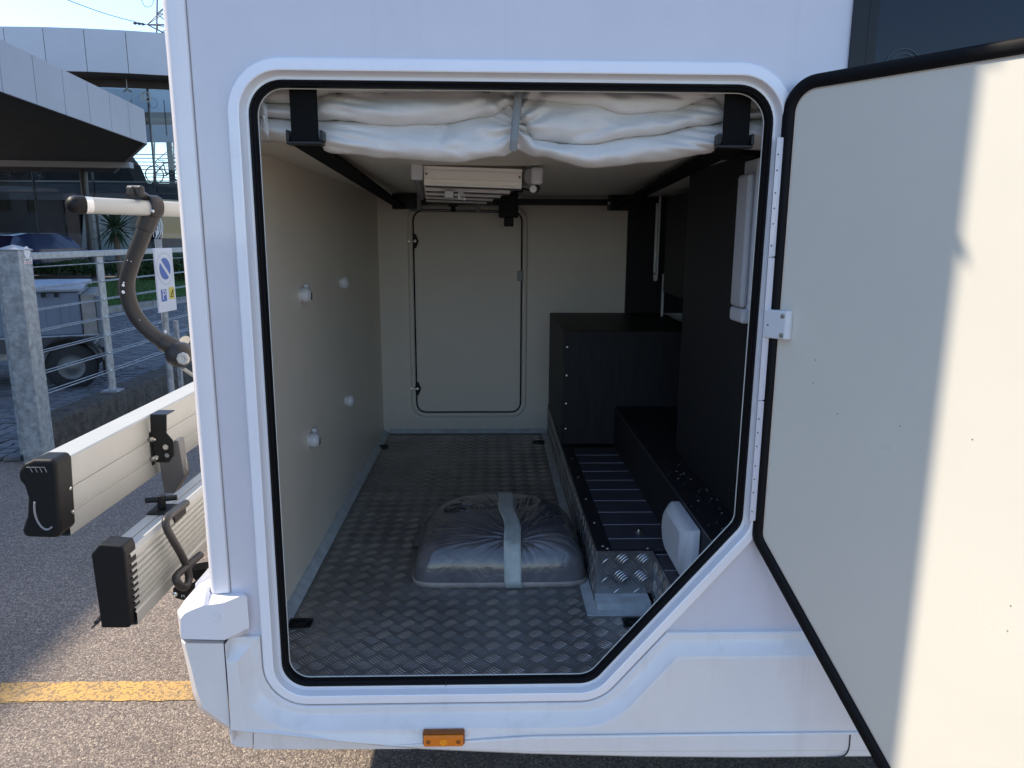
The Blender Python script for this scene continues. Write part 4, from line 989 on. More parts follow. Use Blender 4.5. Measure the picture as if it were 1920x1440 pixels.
# lawn with kerb stones
LAWN = [(-7.12, 11.7), (-6.30, 16), (-5.2, 22), (-5.0, 25.5), (-12.5, 25.2), (-11.5, 19.2), (-10.2, 12.2)]
lawn = sheet('lawn_ground', [(x, y) for x, y in LAWN], .10, M_grass)
b = B(); rg = random.Random(2)
def inpoly(x, y, P):
    c = False; j = len(P) - 1
    for i in range(len(P)):
        if (P[i][1] > y) != (P[j][1] > y) and x < (P[j][0] - P[i][0]) * (y - P[i][1]) / (P[j][1] - P[i][1]) + P[i][0]: c = not c
        j = i
    return c
n = 0
while n < 16000:
    x = rg.uniform(-11, -5); y = 11.5 + 14 * rg.random() ** 1.6
    if not inpoly(x, y, LAWN): continue
    n += 1; a = rg.uniform(0, 6.28); h = rg.uniform(.03, .075); w_ = .008
    b.add([(x - w_ * math.cos(a), y - w_ * math.sin(a), .10), (x + w_ * math.cos(a), y + w_ * math.sin(a), .10), (x + .02 * math.cos(a * 3), y + .02 * math.sin(a * 3), .10 + h)], [(0, 1, 2)])
tag(obj('grass', b, M_blade, kind='stuff'), 'short green lawn grass between the setts and the showroom', 'grass')
kb = thing('lawn_kerb', (-7, 12, 0), 'low stone kerb edging the near side of the lawn', 'kerb')
kp = [(-10.3, 12.05), (-7.10, 11.62), (-6.25, 15.9), (-5.1, 22), (-4.9, 25.5)]
for (ax, ay), (bx_, by_) in zip(kp, kp[1:]):
    L = math.hypot(bx_ - ax, by_ - ay); n = max(1, int(L / .8)); ang = math.atan2(by_ - ay, bx_ - ax)
    for i in range(n):
        t = (i + .5) / n; T = Matrix.Translation((ax + (bx_ - ax) * t, ay + (by_ - ay) * t, 0)) @ Matrix.Rotation(ang, 4, 'Z')
        obj('kerb_stone', B().box((-L / n / 2 + .006, -.06, .001), (L / n / 2 - .006, .06, .14), T), M_kerb, kb, bevel=.012)

# =================================================================== WALL, FENCE, POSTS
cwall = B(); zw = .228
cwall.grid(90, 1, lambda u, v: (XFN + .018 * mnoise.noise(Vector((u * 60, 0, 0))) - .002, 3.28 + 5.7 * u, -.02 + (zw + .02 + .012 * mnoise.noise(Vector((u * 50, 4, 0)))) * v))
n0 = 91
def wallsec(u):
    y = 3.28 + 5.7 * u; n1 = mnoise.noise(Vector((u * 60, 0, 0))); n2_ = mnoise.noise(Vector((u * 50, 4, 0))); n3 = mnoise.noise(Vector((u * 80, 9, 0)))
    return [(XFN + .02 * n1, y, -.02), (XFN + .022 * n3, y, zw * .5), (XFN - .006 + .014 * n2_, y, zw - .012), (XFN - .025, y, zw + .008 * n1), (XFN - .11, y, zw + .010 * n3), (XFN - .20, y, zw - .004), (XFN - .215 + .01 * n1, y, -.02)]
cwall = B(); secs = [wallsec(i / 140) for i in range(141)]; cwall.loops(secs); cwall.add(secs[0], [tuple(range(7))])
wl = tag(obj('concrete_wall', cwall, M_concr), 'low rough dark concrete wall under the cable fence', 'wall')
fe = thing('cable_fence', (XFN - .1, 5, zw), 'galvanised steel fence with horizontal cables along the concrete wall', 'fence')
obj('top_rail', B().box((XFN - .13, 3.19, 1.262), (XFN - .07, 9.2, 1.305)), M_galv, fe, bevel=.004)
py_ = PX(200, 600, XFN - .09).y
for y in (py_, py_ + 1.9, py_ + 3.8):
    p_ = obj('fence_post', B().box((XFN - .106, y - .045, zw + .01), (XFN - .092, y + .045, 1.261)), M_galv, fe, bevel=.002)
    obj('base_plate', B().box((XFN - .16, y - .06, zw - .002), (XFN - .04, y + .06, zw + .012)), M_galv, p_)
    b = B()
    for k in range(7): b.lathe((XFN - .0915, y - .01, 1.215 - k * .137), (1, 0, 0), [(0, .009), (.006, .008), (.007, .004), (.012, 0)], 10)
    obj('cable_clamp', b, M_steel, p_, kind='stuff')
for k in range(7):
    z = 1.215 - k * .137
    for dx in ((0,) if k == 0 else (0, -.055)):
        b = B(); b.tube([(XFN - .075 + dx, 3.19, z), (XFN - .075 + dx, 6.2, z - .004), (XFN - .075 + dx, 9.2, z)], .0038, 6); obj('cable', b, M_galv, fe)
# big gate post with pyramid cap
gp = thing('gate_post', (-2.9, 3.12, 0), 'thick galvanised steel gate post with a pyramid cap and two stickers', 'post')
q = PZ(84, 872, 0); gx, gy, gs = q.x, q.y, .128
gtop = PX(38, 470, gx).z
b = B(); b.box((gx - gs, gy, 0), (gx, gy + gs, gtop)); obj('post_tube', b, M_galv, gp, bevel=.006, bseg=3)
b = B(); z = gtop + .001; e = .006; c4 = [(gx - gs - e, gy - e), (gx + e, gy - e), (gx + e, gy + gs + e), (gx - gs - e, gy + gs + e)]
b.add([(x, y, z) for x, y in c4] + [(x, y, z + .006) for x, y in c4] + [(gx - gs / 2, gy + gs / 2, z + .034)], [(3, 2, 1, 0)] + [(i, (i + 1) % 4, (i + 1) % 4 + 4, i + 4) for i in range(4)] + [(i + 4, (i + 1) % 4 + 4, 8) for i in range(4)])
obj('post_cap', b, M_galv, gp)
b = B(); c_ = PX(50, 473, gx); b.add([(gx + .0015, c_.y + .030 * math.cos(a), c_.z + .036 * math.sin(a)) for a in [2 * math.pi * k / 24 for k in range(24)]], [tuple(range(24))]); obj('round_sticker', b, M_sign, gp)
c_ = PX(52, 489, gx); b = B(); b.box((gx + .001, c_.y - .042, c_.z - .017), (gx + .002, c_.y + .042, c_.z + .018)); stk = obj('label_sticker', b, M_sign, gp)
text('sticker_text', 'TWCC', .026, (gx + .0024, c_.y, c_.z + .003), (R(90), 0, R(90)), M_ink, stk)
obj('sticker_bar', B().box((gx + .0021, c_.y - .032, c_.z - .013), (gx + .0026, c_.y + .036, c_.z - .009)), M_red, stk)
g2 = thing('gate_guide', (-3.2, 3.2, 0), 'slimmer galvanised upright half hidden behind the capped gate post', 'post')
q = PZ(45, 868, 0); gx2, gy2 = q.x, q.y + .1
obj('upright', B().box((gx2 - .085, gy2, 0), (gx2 - .012, gy2 + .07, 1.22)), M_galv, g2, bevel=.004)
obj('upright_fin', B().box((gx2 - .010, gy2 + .02, 0), (gx2 + .02, gy2 + .05, .92)), M_galv, g2, bevel=.002)
obj('roller', B().lathe((gx2 - .07, gy2 - .02, 1.27), (0, 1, 0), [(0, .03), (.05, .034), (.1, .03)], 16), M_wpl, g2)
obj('rail_stub', B().box((gx2 - 1.5, gy2 + .02, 1.20), (gx2 - .09, gy2 + .06, 1.245)), M_galv, g2)

# parking sign
sgn = thing('parking_sign', (-2.2, 3.7, 0), 'white no parking sign with blue disc on a post beside the fence', 'sign')
SA = PY(289, 466, 3.60); SB = PY(322, 464, 3.83); SB.z = SA.z; su = (SB - SA).normalized(); sn = Vector((su.y, -su.x, 0)); W_ = (SB - SA).length; HS = SA.z - PY(302, 587, 3.60).z
if sn.dot(CAM - SA) < 0: sn = -sn
def sp(u, v, n=0): return SA + su * (u * W_) + Vector((0, 0, -v * HS)) + sn * n
MS = Matrix((su.to_tuple(), (0, 0, 1), sn.to_tuple())).transposed().to_4x4()
b = B(); b.add([sp(u, v, n) for n in (-.012, .0) for u, v in ((0, 0), (1, 0), (1, 1), (0, 1))], [(0, 1, 2, 3), (7, 6, 5, 4)] + [(i, (i + 1) % 4, (i + 1) % 4 + 4, i + 4) for i in range(4)])
spn = obj('sign_plate', b, M_sign, sgn, bevel=.002)
RC = .36 * W_
def disc(cu_, cv, r, n, a0=0, a1=360, k=32): return [sp(cu_, cv, n) + su * (r * math.cos(R(a0 + (a1 - a0) * i / k))) + Vector((0, 0, r * math.sin(R(a0 + (a1 - a0) * i / k)))) for i in range(k)]
b = B(); b.add(disc(.5, .32, RC * 1.32, .0012), []) if False else None
b = B(); ro = disc(.5, .32, RC * 1.30, .0012); ri = disc(.5, .32, RC * 1.27, .0012); b.loops([ro, ri]); obj('thin_ring', b, M_gpl, spn)
# blue disc split by a white diagonal bar
for sgn_ in (1, -1):
    pts = []
    for i in range(25):
        a = R(-45 + 10 + 160 * i / 24) if sgn_ > 0 else R(135 + 10 + 160 * i / 24)
        pts.append(sp(.5, .32, .0014) + su * (RC * .88 * math.cos(a)) + Vector((0, 0, RC * .88 * math.sin(a))))
    b = B(); b.add(pts, [tuple(range(25))]); obj('blue_segment', b, M_sblue, spn)
def quad(u0, v0, u1, v1, n): return [sp(u0, v0, n), sp(u1, v0, n), sp(u1, v1, n), sp(u0, v1, n)]
b = B(); b.add(quad(.16, .64, .46, .83, .0014), [(0, 1, 2, 3)]); obj('blue_square', b, M_sblue, spn)
tP = text('letter_p', 'P', .105 * W_ / .25, (0, 0, 0), (0, 0, 0), M_sign); tP.parent = spn; mt = MS.copy(); mt.translation = sp(.31, .735, .002); tP.matrix_basis = mt
b = B(); b.add(quad(.62, .62, .92, .81, .0014), [(0, 1, 2, 3)]); obj('yellow_square', b, M_syel, spn)
b = B()
for a, c_ in (((.68, .77), (.86, .77)), ((.70, .74), (.86, .66)), ((.82, .66), (.84, .75)), ((.70, .78), (.74, .74))): b.tube([sp(*a, .002), sp(*c_, .002)], .0028, 5)
obj('tow_symbol', b, M_ink, spn)
pc = sp(.5, 0, -.03); b = B(); b.cyl((pc.x, pc.y, 0), (pc.x, pc.y, SA.z + .06), .022, 16); obj('sign_post', b, M_galv, sgn)
b = B(); b.box((pc.x + .03, pc.y + .05, 0), (pc.x + .055, pc.y + .08, SA.z - .5)); obj('brace', b, M_galv, sgn)
b = B(); rf_ = random.Random(8)
for i in range(16):
    x0 = pc.x + rf_.uniform(-.03, .04); b.tube(bez([(x0 * .7 + pc.x * .3, pc.y, SA.z + .20), (x0, pc.y, SA.z + .14), (x0 + rf_.uniform(-.03, .03), pc.y - .02, SA.z + .06 + rf_.uniform(0, .04))], 4), .0018, 4)
obj('frayed_film', b, mat('clear_film', (.5, .56, .6), .2), sgn, kind='stuff')

# =================================================================== TRAILER
tr_ = thing('box_trailer', (PX(152, 600, 0).x if False else PY(150, 600, 5.5).x, 5.52, 0), 'small single-axle trailer with a blue-grey lidded box behind the fence', 'trailer')
tx0, tx1, ty0, ty1 = -5.35, PY(152, 600, 5.5).x, 5.52, 6.6
b = B(); b.box((tx0, ty0, .50), (tx1, ty1, .90)); bxo = obj('cargo_box', b, M_cover, tr_, bevel=.02, bseg=3)
for x in (tx1 - .13, tx1 - .32, tx1 - .56): obj('panel_rib', B().box((x - .035, ty0 - .008, .58), (x + .035, ty0 - .0005, .80)), M_cover, bxo, bevel=.008)
b = B(); b.grid(16, 6, lambda u, v: (tx0 - .02 + (tx1 + .05 - tx0) * u, ty0 - .03 + (ty1 + .06 - ty0) * v, .93 + .03 * math.sin(v * 3.1) + .008 * mnoise.noise(Vector((u * 9, v * 5, 0)))))
obj('lid', b, M_cover2, bxo, smooth=True, solid=.05)
for x in (tx1 - .30, tx1 - .20): obj('latch', B().box((x, ty0 - .05, .86), (x + .035, ty0 - .03, .90)), M_blk, bxo)
obj('tail_panel', B().box((tx1 + .004, ty0 - .02, .50), (tx1 + .12, ty1, .88)), M_kerb, tr_, bevel=.006)
obj('corner_upright', B().box((tx1 + .125, ty0 - .03, .38), (tx1 + .19, ty0 + .04, .86)), M_inner2, tr_, bevel=.006)
b = B(); b.prism([(tx0, ty0 - .01, .495), (tx1 + .14, ty0 - .01, .495), (tx1 - .02, ty0 - .01, .36), (tx0, ty0 - .01, .36)], (0, 1.05, 0)); obj('side_board', b, M_fascdk, tr_)
b = B(); b.tube([(tx0, ty0 - .015, .498), (tx1 + .16, ty0 - .015, .498)], .010, 8).tube([(tx1 + .16, ty0 - .015, .498), (tx1 + .02, ty0 - .015, .36)], .009, 8); obj('board_rim', b, M_galv, tr_)
obj('chassis', B().box((tx0 - .8, ty0 + .15, .28), (tx1 + .1, ty0 + .2, .35)).box((tx0 - .8, ty1 - .2, .28), (tx1 + .1, ty1 - .15, .35)), M_galv, tr_)
wc = PY(127, 694, 5.40)
for wy in (5.40, 6.55):
    b = B(); b.lathe((wc.x, wy, .222), (0, 1, 0), [(0, .115), (0, .19), (.02, .218), (.11, .218), (.13, .19), (.13, .115)], 28); wh = obj('wheel', b, M_tyre, tr_, auto=40)
    b = B(); b.lathe((wc.x, wy - .001, .222), (0, -1, 0), [(0, .118), (.008, .112), (.001, .095), (.004, .05), (.016, .035), (.02, .0)], 20); obj('rim', b, M_rim, wh, auto=40)
b = B(); pts = []
for i in range(13):
    a = R(-8 + 196 * i / 12); pts.append((wc.x + .265 * math.cos(a), .235 + .255 * math.sin(a)))
b.loops([[(x, 5.34, z) for x, z in pts], [(x, 5.56, z) for x, z in pts]], closed=False); obj('mudguard', b, M_blk, tr_, solid=.012, smooth=False)
tr_.rotation_euler = (0, 0, R(24))
obj('mud_flap', B().box((wc.x + .255, 5.345, .14), (wc.x + .275, 5.555, .28)), M_blk, tr_)

# =================================================================== SHOWROOM
sr = thing('showroom_building', (-14, 28, 0), 'glass-fronted showroom with a curved white fascia and wedge canopy', 'building')
def fy(x): return 26 + .03 * (x + 16) ** 2 * (1 if x > -16 else .4)
ZF0, ZF1 = 6.98, 8.38
fx = -26.0; step = 1.32; x = -26.03
x = PY(10, 90, 26).x - step * 8
while x < -5:
    xa, xb = x + .012, x + step - .012
    b = B(); b.add([(xa, fy(xa), ZF0), (xb, fy(xb), ZF0), (xb, fy(xb) + .08, ZF0), (xa, fy(xa) + .08, ZF0), (xa, fy(xa), ZF1), (xb, fy(xb), ZF1), (xb, fy(xb) + .08, ZF1), (xa, fy(xa) + .08, ZF1)],
        [(0, 3, 2, 1), (4, 5, 6, 7), (0, 1, 5, 4), (1, 2, 6, 5), (2, 3, 7, 6), (3, 0, 4, 7)])
    obj('fascia_panel', b, M_fasc, sr)
    x += step
def xs(a, c, n): return [a + (c - a) * i / n for i in range(n + 1)]
X_ = xs(-26, -4, 22)
b = B(); b.loops([[(x, fy(x) + .09, ZF0 + .02) for x in X_], [(x, fy(x) + 2.6, ZF0 + .0) for x in X_]], closed=False); b.loops([[(x, fy(x) + .09, ZF0) for x in X_], [(x, fy(x) + .09, ZF1 - .01) for x in X_]], closed=False)
obj('soffit', b, M_soff, sr)
b = B(); b.loops([[(x, fy(x) + .05, ZF1 - .03) for x in X_], [(x, fy(x) + 8, ZF1 - .2) for x in X_]], closed=False); obj('roof_deck', b, M_wall2, sr)
# dark header and ribbed upper wall
b = B(); b.loops([[(x, fy(x) + 1.4, 6.72) for x in X_], [(x, fy(x) + 1.4, ZF0 + .05) for x in X_]], closed=False); obj('header', b, M_soff, sr)
YG = 1.5
def pane_run(z0, z1, dx, mtl, off_, name='pane'):
    x = -26
    while x < -4.2:
        b = B(); b.add([(x + .02, fy(x) + off_, z0), (x + dx - .02, fy(x + dx) + off_, z0), (x + dx - .02, fy(x + dx) + off_, z1), (x + .02, fy(x) + off_, z1)], [(0, 1, 2, 3)])
        obj(name, b, mtl, sr); x += dx
pane_run(.15, 2.95, 2.2, M_glass, YG); pane_run(3.0, 6.71, 2.2, M_glass, YG)
b = B(); x = -26
while x < -4: b.box((x - .02, fy(x) + YG - .02, .1), (x + .02, fy(x) + YG + .10, 6.75)); x += 2.2
obj('mullion', b, M_mull, sr)
b = B(); b.loops([[(x, fy(x) + YG - .02, 2.95) for x in X_], [(x, fy(x) + YG - .02, 3.0) for x in X_]], closed=False); b.loops([[(x, fy(x) + YG - .02, .0) for x in X_], [(x, fy(x) + YG - .02, .16) for x in X_]], closed=False); obj('transom', b, M_mull, sr)
b = B(); x = -13.9
while x < -4.5:
    b.tube([(x, fy(x) + YG - .05, 5.1), (x, fy(x) + YG - .05, 6.36)], .012, 5); x += .55
obj('glazing_rod', b, M_mull, sr)
# interior: mezzanine with balustrade, rear wall with clear windows, solid blocks
b = B(); b.loops([[(x, fy(x) + 2.6, 2.75) for x in X_], [(x, fy(x) + 2.6, 3.42) for x in X_]], closed=False); b.loops([[(x, fy(x) + 2.6, 3.30) for x in X_], [(x, 38, 3.30) for x in X_]], closed=False)
obj('mezzanine', b, M_inner2, sr)
b = B(); b.loops([[(x, fy(x) + 2.5, 3.42) for x in X_], [(x, fy(x) + 2.5, 3.48) for x in X_]], closed=False); obj('balustrade_rail', b, M_alum, sr)
obj('rear_wall', B().box((-28, 38, 0), (-2, 38.2, 3.6)).box((-28, 38, 3.6), (-19, 38.2, 6.0)), M_inner, sr)
obj('upper_rear_wall', B().box((-28, 38, 6.05), (-2, 38.2, 9.2)), mat('pale_blue_grey_wall', (.30, .38, .44), .7), sr)
obj('ceiling_duct', B().cyl((-15, 31, 6.15), (-5, 31, 6.15), .26, 20).cyl((-13.4, 33, 5.2), (-6, 32, 5.0), .05, 8), M_csil, sr)
b = B()
for x in (-26, -18.5, -16.5, -10.5): b.box((x, 37.9, 3.6), (x + .25, 37.99, 6.04))
obj('rear_column', b, M_inner, sr)
obj('showroom_floor', B().box((-28, 27, .0), (-2, 38, .04)), M_inner2, sr)
obj('side_wall', B().box((-28, 27.5, 0), (-27.7, 38, 8)), M_inner, sr)
b = B(); z = 3.62
while z < 4.75: b.box((-16.5, 30.6, z), (-9.4, 30.64, z + .03)); z += .15
obj('blind', b, M_slate, sr, kind='stuff')
obj('roller_blind', B().box((-11.35, 29.0, 3.5), (-10.5, 29.03, 4.75)), M_inner2, sr)
# dark partition silhouettes on the mezzanine
b = B(); b.prism([(-18, 29.5, 3.31), (-14.3, 29.5, 3.31), (-14.6, 29.5, 4.2), (-15.0, 29.5, 4.75), (-16.0, 29.5, 4.8), (-16.2, 29.5, 4.5), (-18, 29.5, 4.5)], (0, 1.2, 0)); obj('mezzanine_store', b, M_inner, sr)
b = B(); b.box((-20, 31, .04), (-14.2, 31.3, 2.74)).box((-14.2, 33, .04), (-6, 33.3, 2.74)); obj('partition', b, M_inner, sr)
obj('poster_panel', B().box((-22.0, 28.2, 2.75), (-19.25, 28.24, 4.25)), M_yel, sr, label='ochre poster behind the glass')
obj('poster_panel', B().box((-10.85, 28.9, 3.95), (-9.9, 28.94, 4.75)), M_red, sr, label='red poster behind the glass')
pb = obj('poster_panel', B().box((-11.15, 28.3, 2.0), (-10.2, 28.34, 3.15)), mat('rust_panel', (.14, .05, .03), .7), sr, label='rust brown poster behind the glass')
# canopy wedge in front
PA = PZ(0, 76, 4.47); PB = PY(266, 205, 16.6); zct, zcb = PB.z, PY(269, 270, 16.6).z
PA = PZ(0, 76, zct); dv = (Vector((PB.x, PB.y, 0)) - Vector((PA.x, PA.y, 0))); PL = Vector((PA.x, PA.y, 0)) - dv * .55
cn_ = thing('entrance_canopy', (PB.x, PB.y, zcb), 'pale wedge-shaped canopy jutting out in front of the showroom', 'canopy')
A_, B_ = Vector((PL.x, PL.y)), Vector((PB.x, PB.y)); back = [Vector((-12.95, 25.0)), Vector((-24, 25.0)), Vector((PL.x - 4, PL.y + 3))]
poly = [A_, B_] + back
b = B(); b.prism([(p.x, p.y, zcb + .03) for p in poly], (0, 0, zct - zcb - .06)); obj('canopy_core', b, M_soff, cn_)
nrm = Vector((dv.y, -dv.x, 0)).normalized()
if nrm.dot(CAM - PB) < 0: nrm = -nrm
L = (B_ - A_).length; tt = [0]
cuts = [PZ(8, 130, 4.0), ] ; npan = 9
for i in range(npan):
    a = A_.lerp(B_, i / npan); c_ = A_.lerp(B_, (i + 1) / npan); e = (B_ - A_).normalized() * .008
    b = B(); base = [Vector((a.x + e.x, a.y + e.y, 0)), Vector((c_.x - e.x, c_.y - e.y, 0))]
    vs_ = [(base[0] + nrm * .05), (base[1] + nrm * .05), (base[1] + nrm * .004), (base[0] + nrm * .004)]
    b.prism([(v.x, v.y, zcb) for v in vs_], (0, 0, zct - zcb)); obj('fascia_panel', b, M_fasc2, cn_)
e1 = Vector((back[0].x, back[0].y, 0)); e0 = Vector((B_.x, B_.y, 0)); n1_ = Vector(((e1 - e0).y, -(e1 - e0).x, 0)).normalized()
b = B(); b.prism([(e0 + n1_ * .05 + Vector((0, 0, zcb))), (e1 + n1_ * .05 + Vector((0, 0, zcb))), (e1 + n1_ * .004 + Vector((0, 0, zcb))), (e0 + n1_ * .004 + Vector((0, 0, zcb)))], (0, 0, zct - zcb)); obj('end_panel', b, M_fasc2, cn_)
b = B(); b.prism([(-24, 20.0, zcb + .02), (-10.6, 21.2, zcb + .02), (-10.6, 21.45, zcb + .02), (-24, 20.3, zcb + .02)], (0, 0, -.16)); obj('soffit_beam', b, M_wall2, cn_)
for x in (-13.6, -17.2): obj('canopy_column', B().cyl((x, 24.3, 0), (x, 24.3, zcb + .02), .12, 16), M_mull, cn_)
b = B()
for px in (88, 176): 
    pass
for x, y in ((-13.2, 27.1), (-11.6, 27.4)):
    b.cyl((x, y, 6.55), (x, y, 6.97), .02, 8); b.tube([(x - .14, y, 6.5), (x, y, 6.6), (x + .14, y, 6.5)], .04, 8)
obj('spotlight', b, M_galv, sr)
lg = B(); q = PY(274, 182, 27.2); lg.tube([(q.x + .17 * math.cos(R(a)), q.y, q.z + .17 * math.sin(R(a))) for a in range(0, 361, 15)], .022, 6); lg.tube([(q.x - .07, q.y, q.z - .08), (q.x - .07, q.y, q.z + .08), (q.x + .06, q.y, q.z), (q.x - .07, q.y, q.z - .08)], .018, 5); obj('glass_logo', lg, M_alum, sr)

# bicycles displayed upstairs
def bicycle(loc, ang, label, m):
    t = thing('bicycle', (0, 0, 0), label, 'bicycle', 'bicycles on display upstairs in the showroom')
    for x in (-.52, .52):
        b = B(); b.tube([(x + .33 * math.cos(R(a)), 0, .34 + .33 * math.sin(R(a))) for a in range(0, 361, 18)], .022, 6, caps=False); wq = obj('wheel', b, M_tyre, t)
        b = B()
        for a in range(0, 180, 30): b.tube([(x - .31 * math.cos(R(a)), 0, .34 - .31 * math.sin(R(a))), (x + .31 * math.cos(R(a)), 0, .34 + .31 * math.sin(R(a)))], .003, 3)
        obj('spokes', b, M_steel, wq, kind='stuff')
    b = B()
    for s, e in (((-.52, .34), (-.08, .32)), ((-.08, .32), (-.18, .86)), ((-.08, .32), (.36, .80)), ((-.16, .78), (.34, .86)), ((.33, .92), (.52, .34)), ((-.52, .34), (-.16, .76))): b.tube([(s[0], 0, s[1]), (e[0], 0, e[1])], .022, 8)
    obj('frame', b, m, t); b = B(); b.tube([(-.33, 0, .90), (-.20, 0, .91), (-.06, 0, .90)], [.055, .045, .02], 8, flat=(1, .4)); obj('saddle', b, M_blk, t)
    b = B(); b.tube(bez([(.22, -.28, 1.02), (.34, -.15, 1.0), (.36, 0, .96), (.34, .15, 1.0), (.22, .28, 1.02)], 4), .014, 6); b.tube([(.33, 0, .9), (.36, 0, .96)], .015, 6); obj('handlebar', b, M_blk, t)
    t.location = loc; t.rotation_euler = (0, 0, ang); return t
bicycle((-12.85, 29.2, 3.42), R(12), 'black bicycle with raised saddle upstairs, right of the dark store block', M_blks)
bicycle((-11.95, 29.6, 3.42), R(60), 'black bicycle turned end-on upstairs, beside the grey blind', M_blks)
bicycle((-18.6, 29.4, 3.42), R(8), 'black bicycle at the far left of the showroom mezzanine', M_blks)

# parked cars between the lawn and the showroom and inside it
def car(loc, ang, m, label, L=4.1, Wd=1.72, Ht=1.45, van=False):
    t = thing('parked_van' if van else 'parked_car', (0, 0, 0), label, 'van' if van else 'car')
    h = Wd / 2
    if van: prof = [(-L / 2, .35), (-L / 2, 1.0), (-L / 2 + .05, Ht - .1), (-L / 2 + .2, Ht), (L / 2 - 1.3, Ht), (L / 2 - .7, 1.15), (L / 2 - .1, .9), (L / 2, .7), (L / 2, .35)]
    else: prof = [(-L / 2, .35), (-L / 2 + .02, .75), (-L / 2 + .15, .92), (-L / 2 + .55, Ht - .08), (-L / 2 + 1.1, Ht), (.25, Ht), (.75, Ht - .12), (L / 2 - 1.0, .95), (L / 2 - .25, .80), (L / 2, .62), (L / 2, .35)]
    def pr_(s): 
        return [(x, s * (h * (.80 if z > 1.0 else 1.0)), z) for x, z in prof]
    b = B(); b.loops([pr_(-1), [(x, y * 1.0, z) for x, y, z in [(p[0], p[1] * .7, p[2] + .02) for p in pr_(-1)]], [(p[0], p[1] * .7, p[2] + .02) for p in pr_(1)], pr_(1)]); b.add(pr_(-1), [tuple(range(len(prof)))]); b.add(pr_(1), [tuple(range(len(prof)))])
    obj('body', b, m, t, bevel=.06, bseg=3)
    wz = [(-L / 2 + .62, Ht - .15), (.2, Ht - .10), (.72, Ht - .2), (L / 2 - 1.15, 1.0), (-L / 2 + .4, 1.0)] if not van else [(L / 2 - 1.9, Ht - .2), (L / 2 - 1.3, Ht - .2), (L / 2 - .8, 1.2), (L / 2 - 1.9, 1.2)]
    for s in (-1, 1):
        b = B(); b.prism([(x, s * (h * .80 + .005) if z > 1.05 else s * (h * .86), z) for x, z in wz], (0, s * .02, 0)); obj('side_glass', b, M_glassk, t)
    for xe, zz in ((L / 2 - .72 if not van else L / 2 - .98, 1), ):
        b = B(); b.add([(.80 if not van else L / 2 - 1.24, -h * .7, Ht - .1), (.80 if not van else L / 2 - 1.24, h * .7, Ht - .1), (L / 2 - .98 if not van else L / 2 - .72, h * .74, 1.03 if not van else 1.2), (L / 2 - .98 if not van else L / 2 - .72, -h * .74, 1.03 if not van else 1.2)], [(0, 1, 2, 3)]); obj('windscreen', b, M_glassk, t, solid=.03)
    for x in (-L / 2 + .75, L / 2 - .8):
        for s in (-1, 1):
            b = B(); b.lathe((x, s * (h - .18), .31), (0, s, 0), [(0, .2), (0, .31), (.19, .31), (.2, .2)], 20); wq = obj('wheel', b, M_tyre, t); b = B(); b.lathe((x, s * (h - .0), .31), (0, s, 0), [(0, .19), (.01, .17), (.0, .05), (.02, 0)], 12); obj('rim', b, M_rim, wq)
    for s in (-1, 1):
        obj('headlight', B().box((L / 2 - .08, s * h * .75 - .16, .62), (L / 2 + .02, s * h * .75 + .16, .74)), M_wpl, t); obj('tail_light', B().box((-L / 2 - .02, s * h * .8 - .1, .72), (-L / 2 + .1, s * h * .8 + .1, .86)), M_red, t)
    obj('number_plate', B().box((-L / 2 - .015, -.26, .5), (-L / 2 - .001, .26, .61)), M_sign, t)
    t.location = loc; t.rotation_euler = (0, 0, ang); return t
car((-15.6, 24.6, 0), R(75), M_cblue, 'dark blue car parked in front of the showroom glass')
car((-12.9, 30.2, .04), R(160), M_csil, 'silver car inside the showroom behind the glass')
car((-16.6, 29.8, .04), R(-25), M_csil, 'grey estate car inside the showroom behind the dark blue car')
car((-15.35, 30.6, .04), R(100), M_cwh, 'boxy white van standing inside the showroom', L=5.2, Wd=1.9, Ht=2.45, van=True)

# yucca
yu = thing('yucca_plant', (-7.9, 14.3, .1), 'spiky green yucca on the lawn in front of the showroom', 'plant')
yc_ = PY(215, 425, 14.3); b = B(); b.tube([(yc_.x, 14.3, .08), (yc_.x + .03, 14.3, .6), (yc_.x, 14.3, yc_.z)], [.09, .07, .06], 10); obj('stem', b, M_trunk, yu)
ry = random.Random(4)
lm = []
for k in range(4):
    b = B(); Lf = .55; pts = []
    for i in range(6):
        t = i / 5; w_ = .026 * math.sin(math.pi * (.15 + .85 * t) ** .8) + .003 * (1 - t); zz = -.10 * k / 3 * t * t; pts.append([(t * Lf, -w_, zz + w_ * .3), (t * Lf, 0, zz), (t * Lf, w_, zz + w_ * .3)])
    b.loops(pts, closed=False); me = bpy.data.meshes.new('yucca_leaf'); me.from_pydata(b.v, [], b.f); me.materials.append(M_yuc); lm.append(me)
for i in range(110):
    o = bpy.data.objects.new('leaf', lm[ry.randrange(4)]); COL.objects.link(o); o.parent = yu; o.matrix_parent_inverse = Matrix.Translation(-Vector(yu.location))
    el = R(-55 + 140 * ry.random() ** .8); o.location = (yc_.x, 14.3, yc_.z + ry.uniform(-.12, .05)); o.rotation_euler = (0, -el, ry.uniform(0, 6.28)); s = ry.uniform(.8, 1.25); o.scale = (s, s, s)
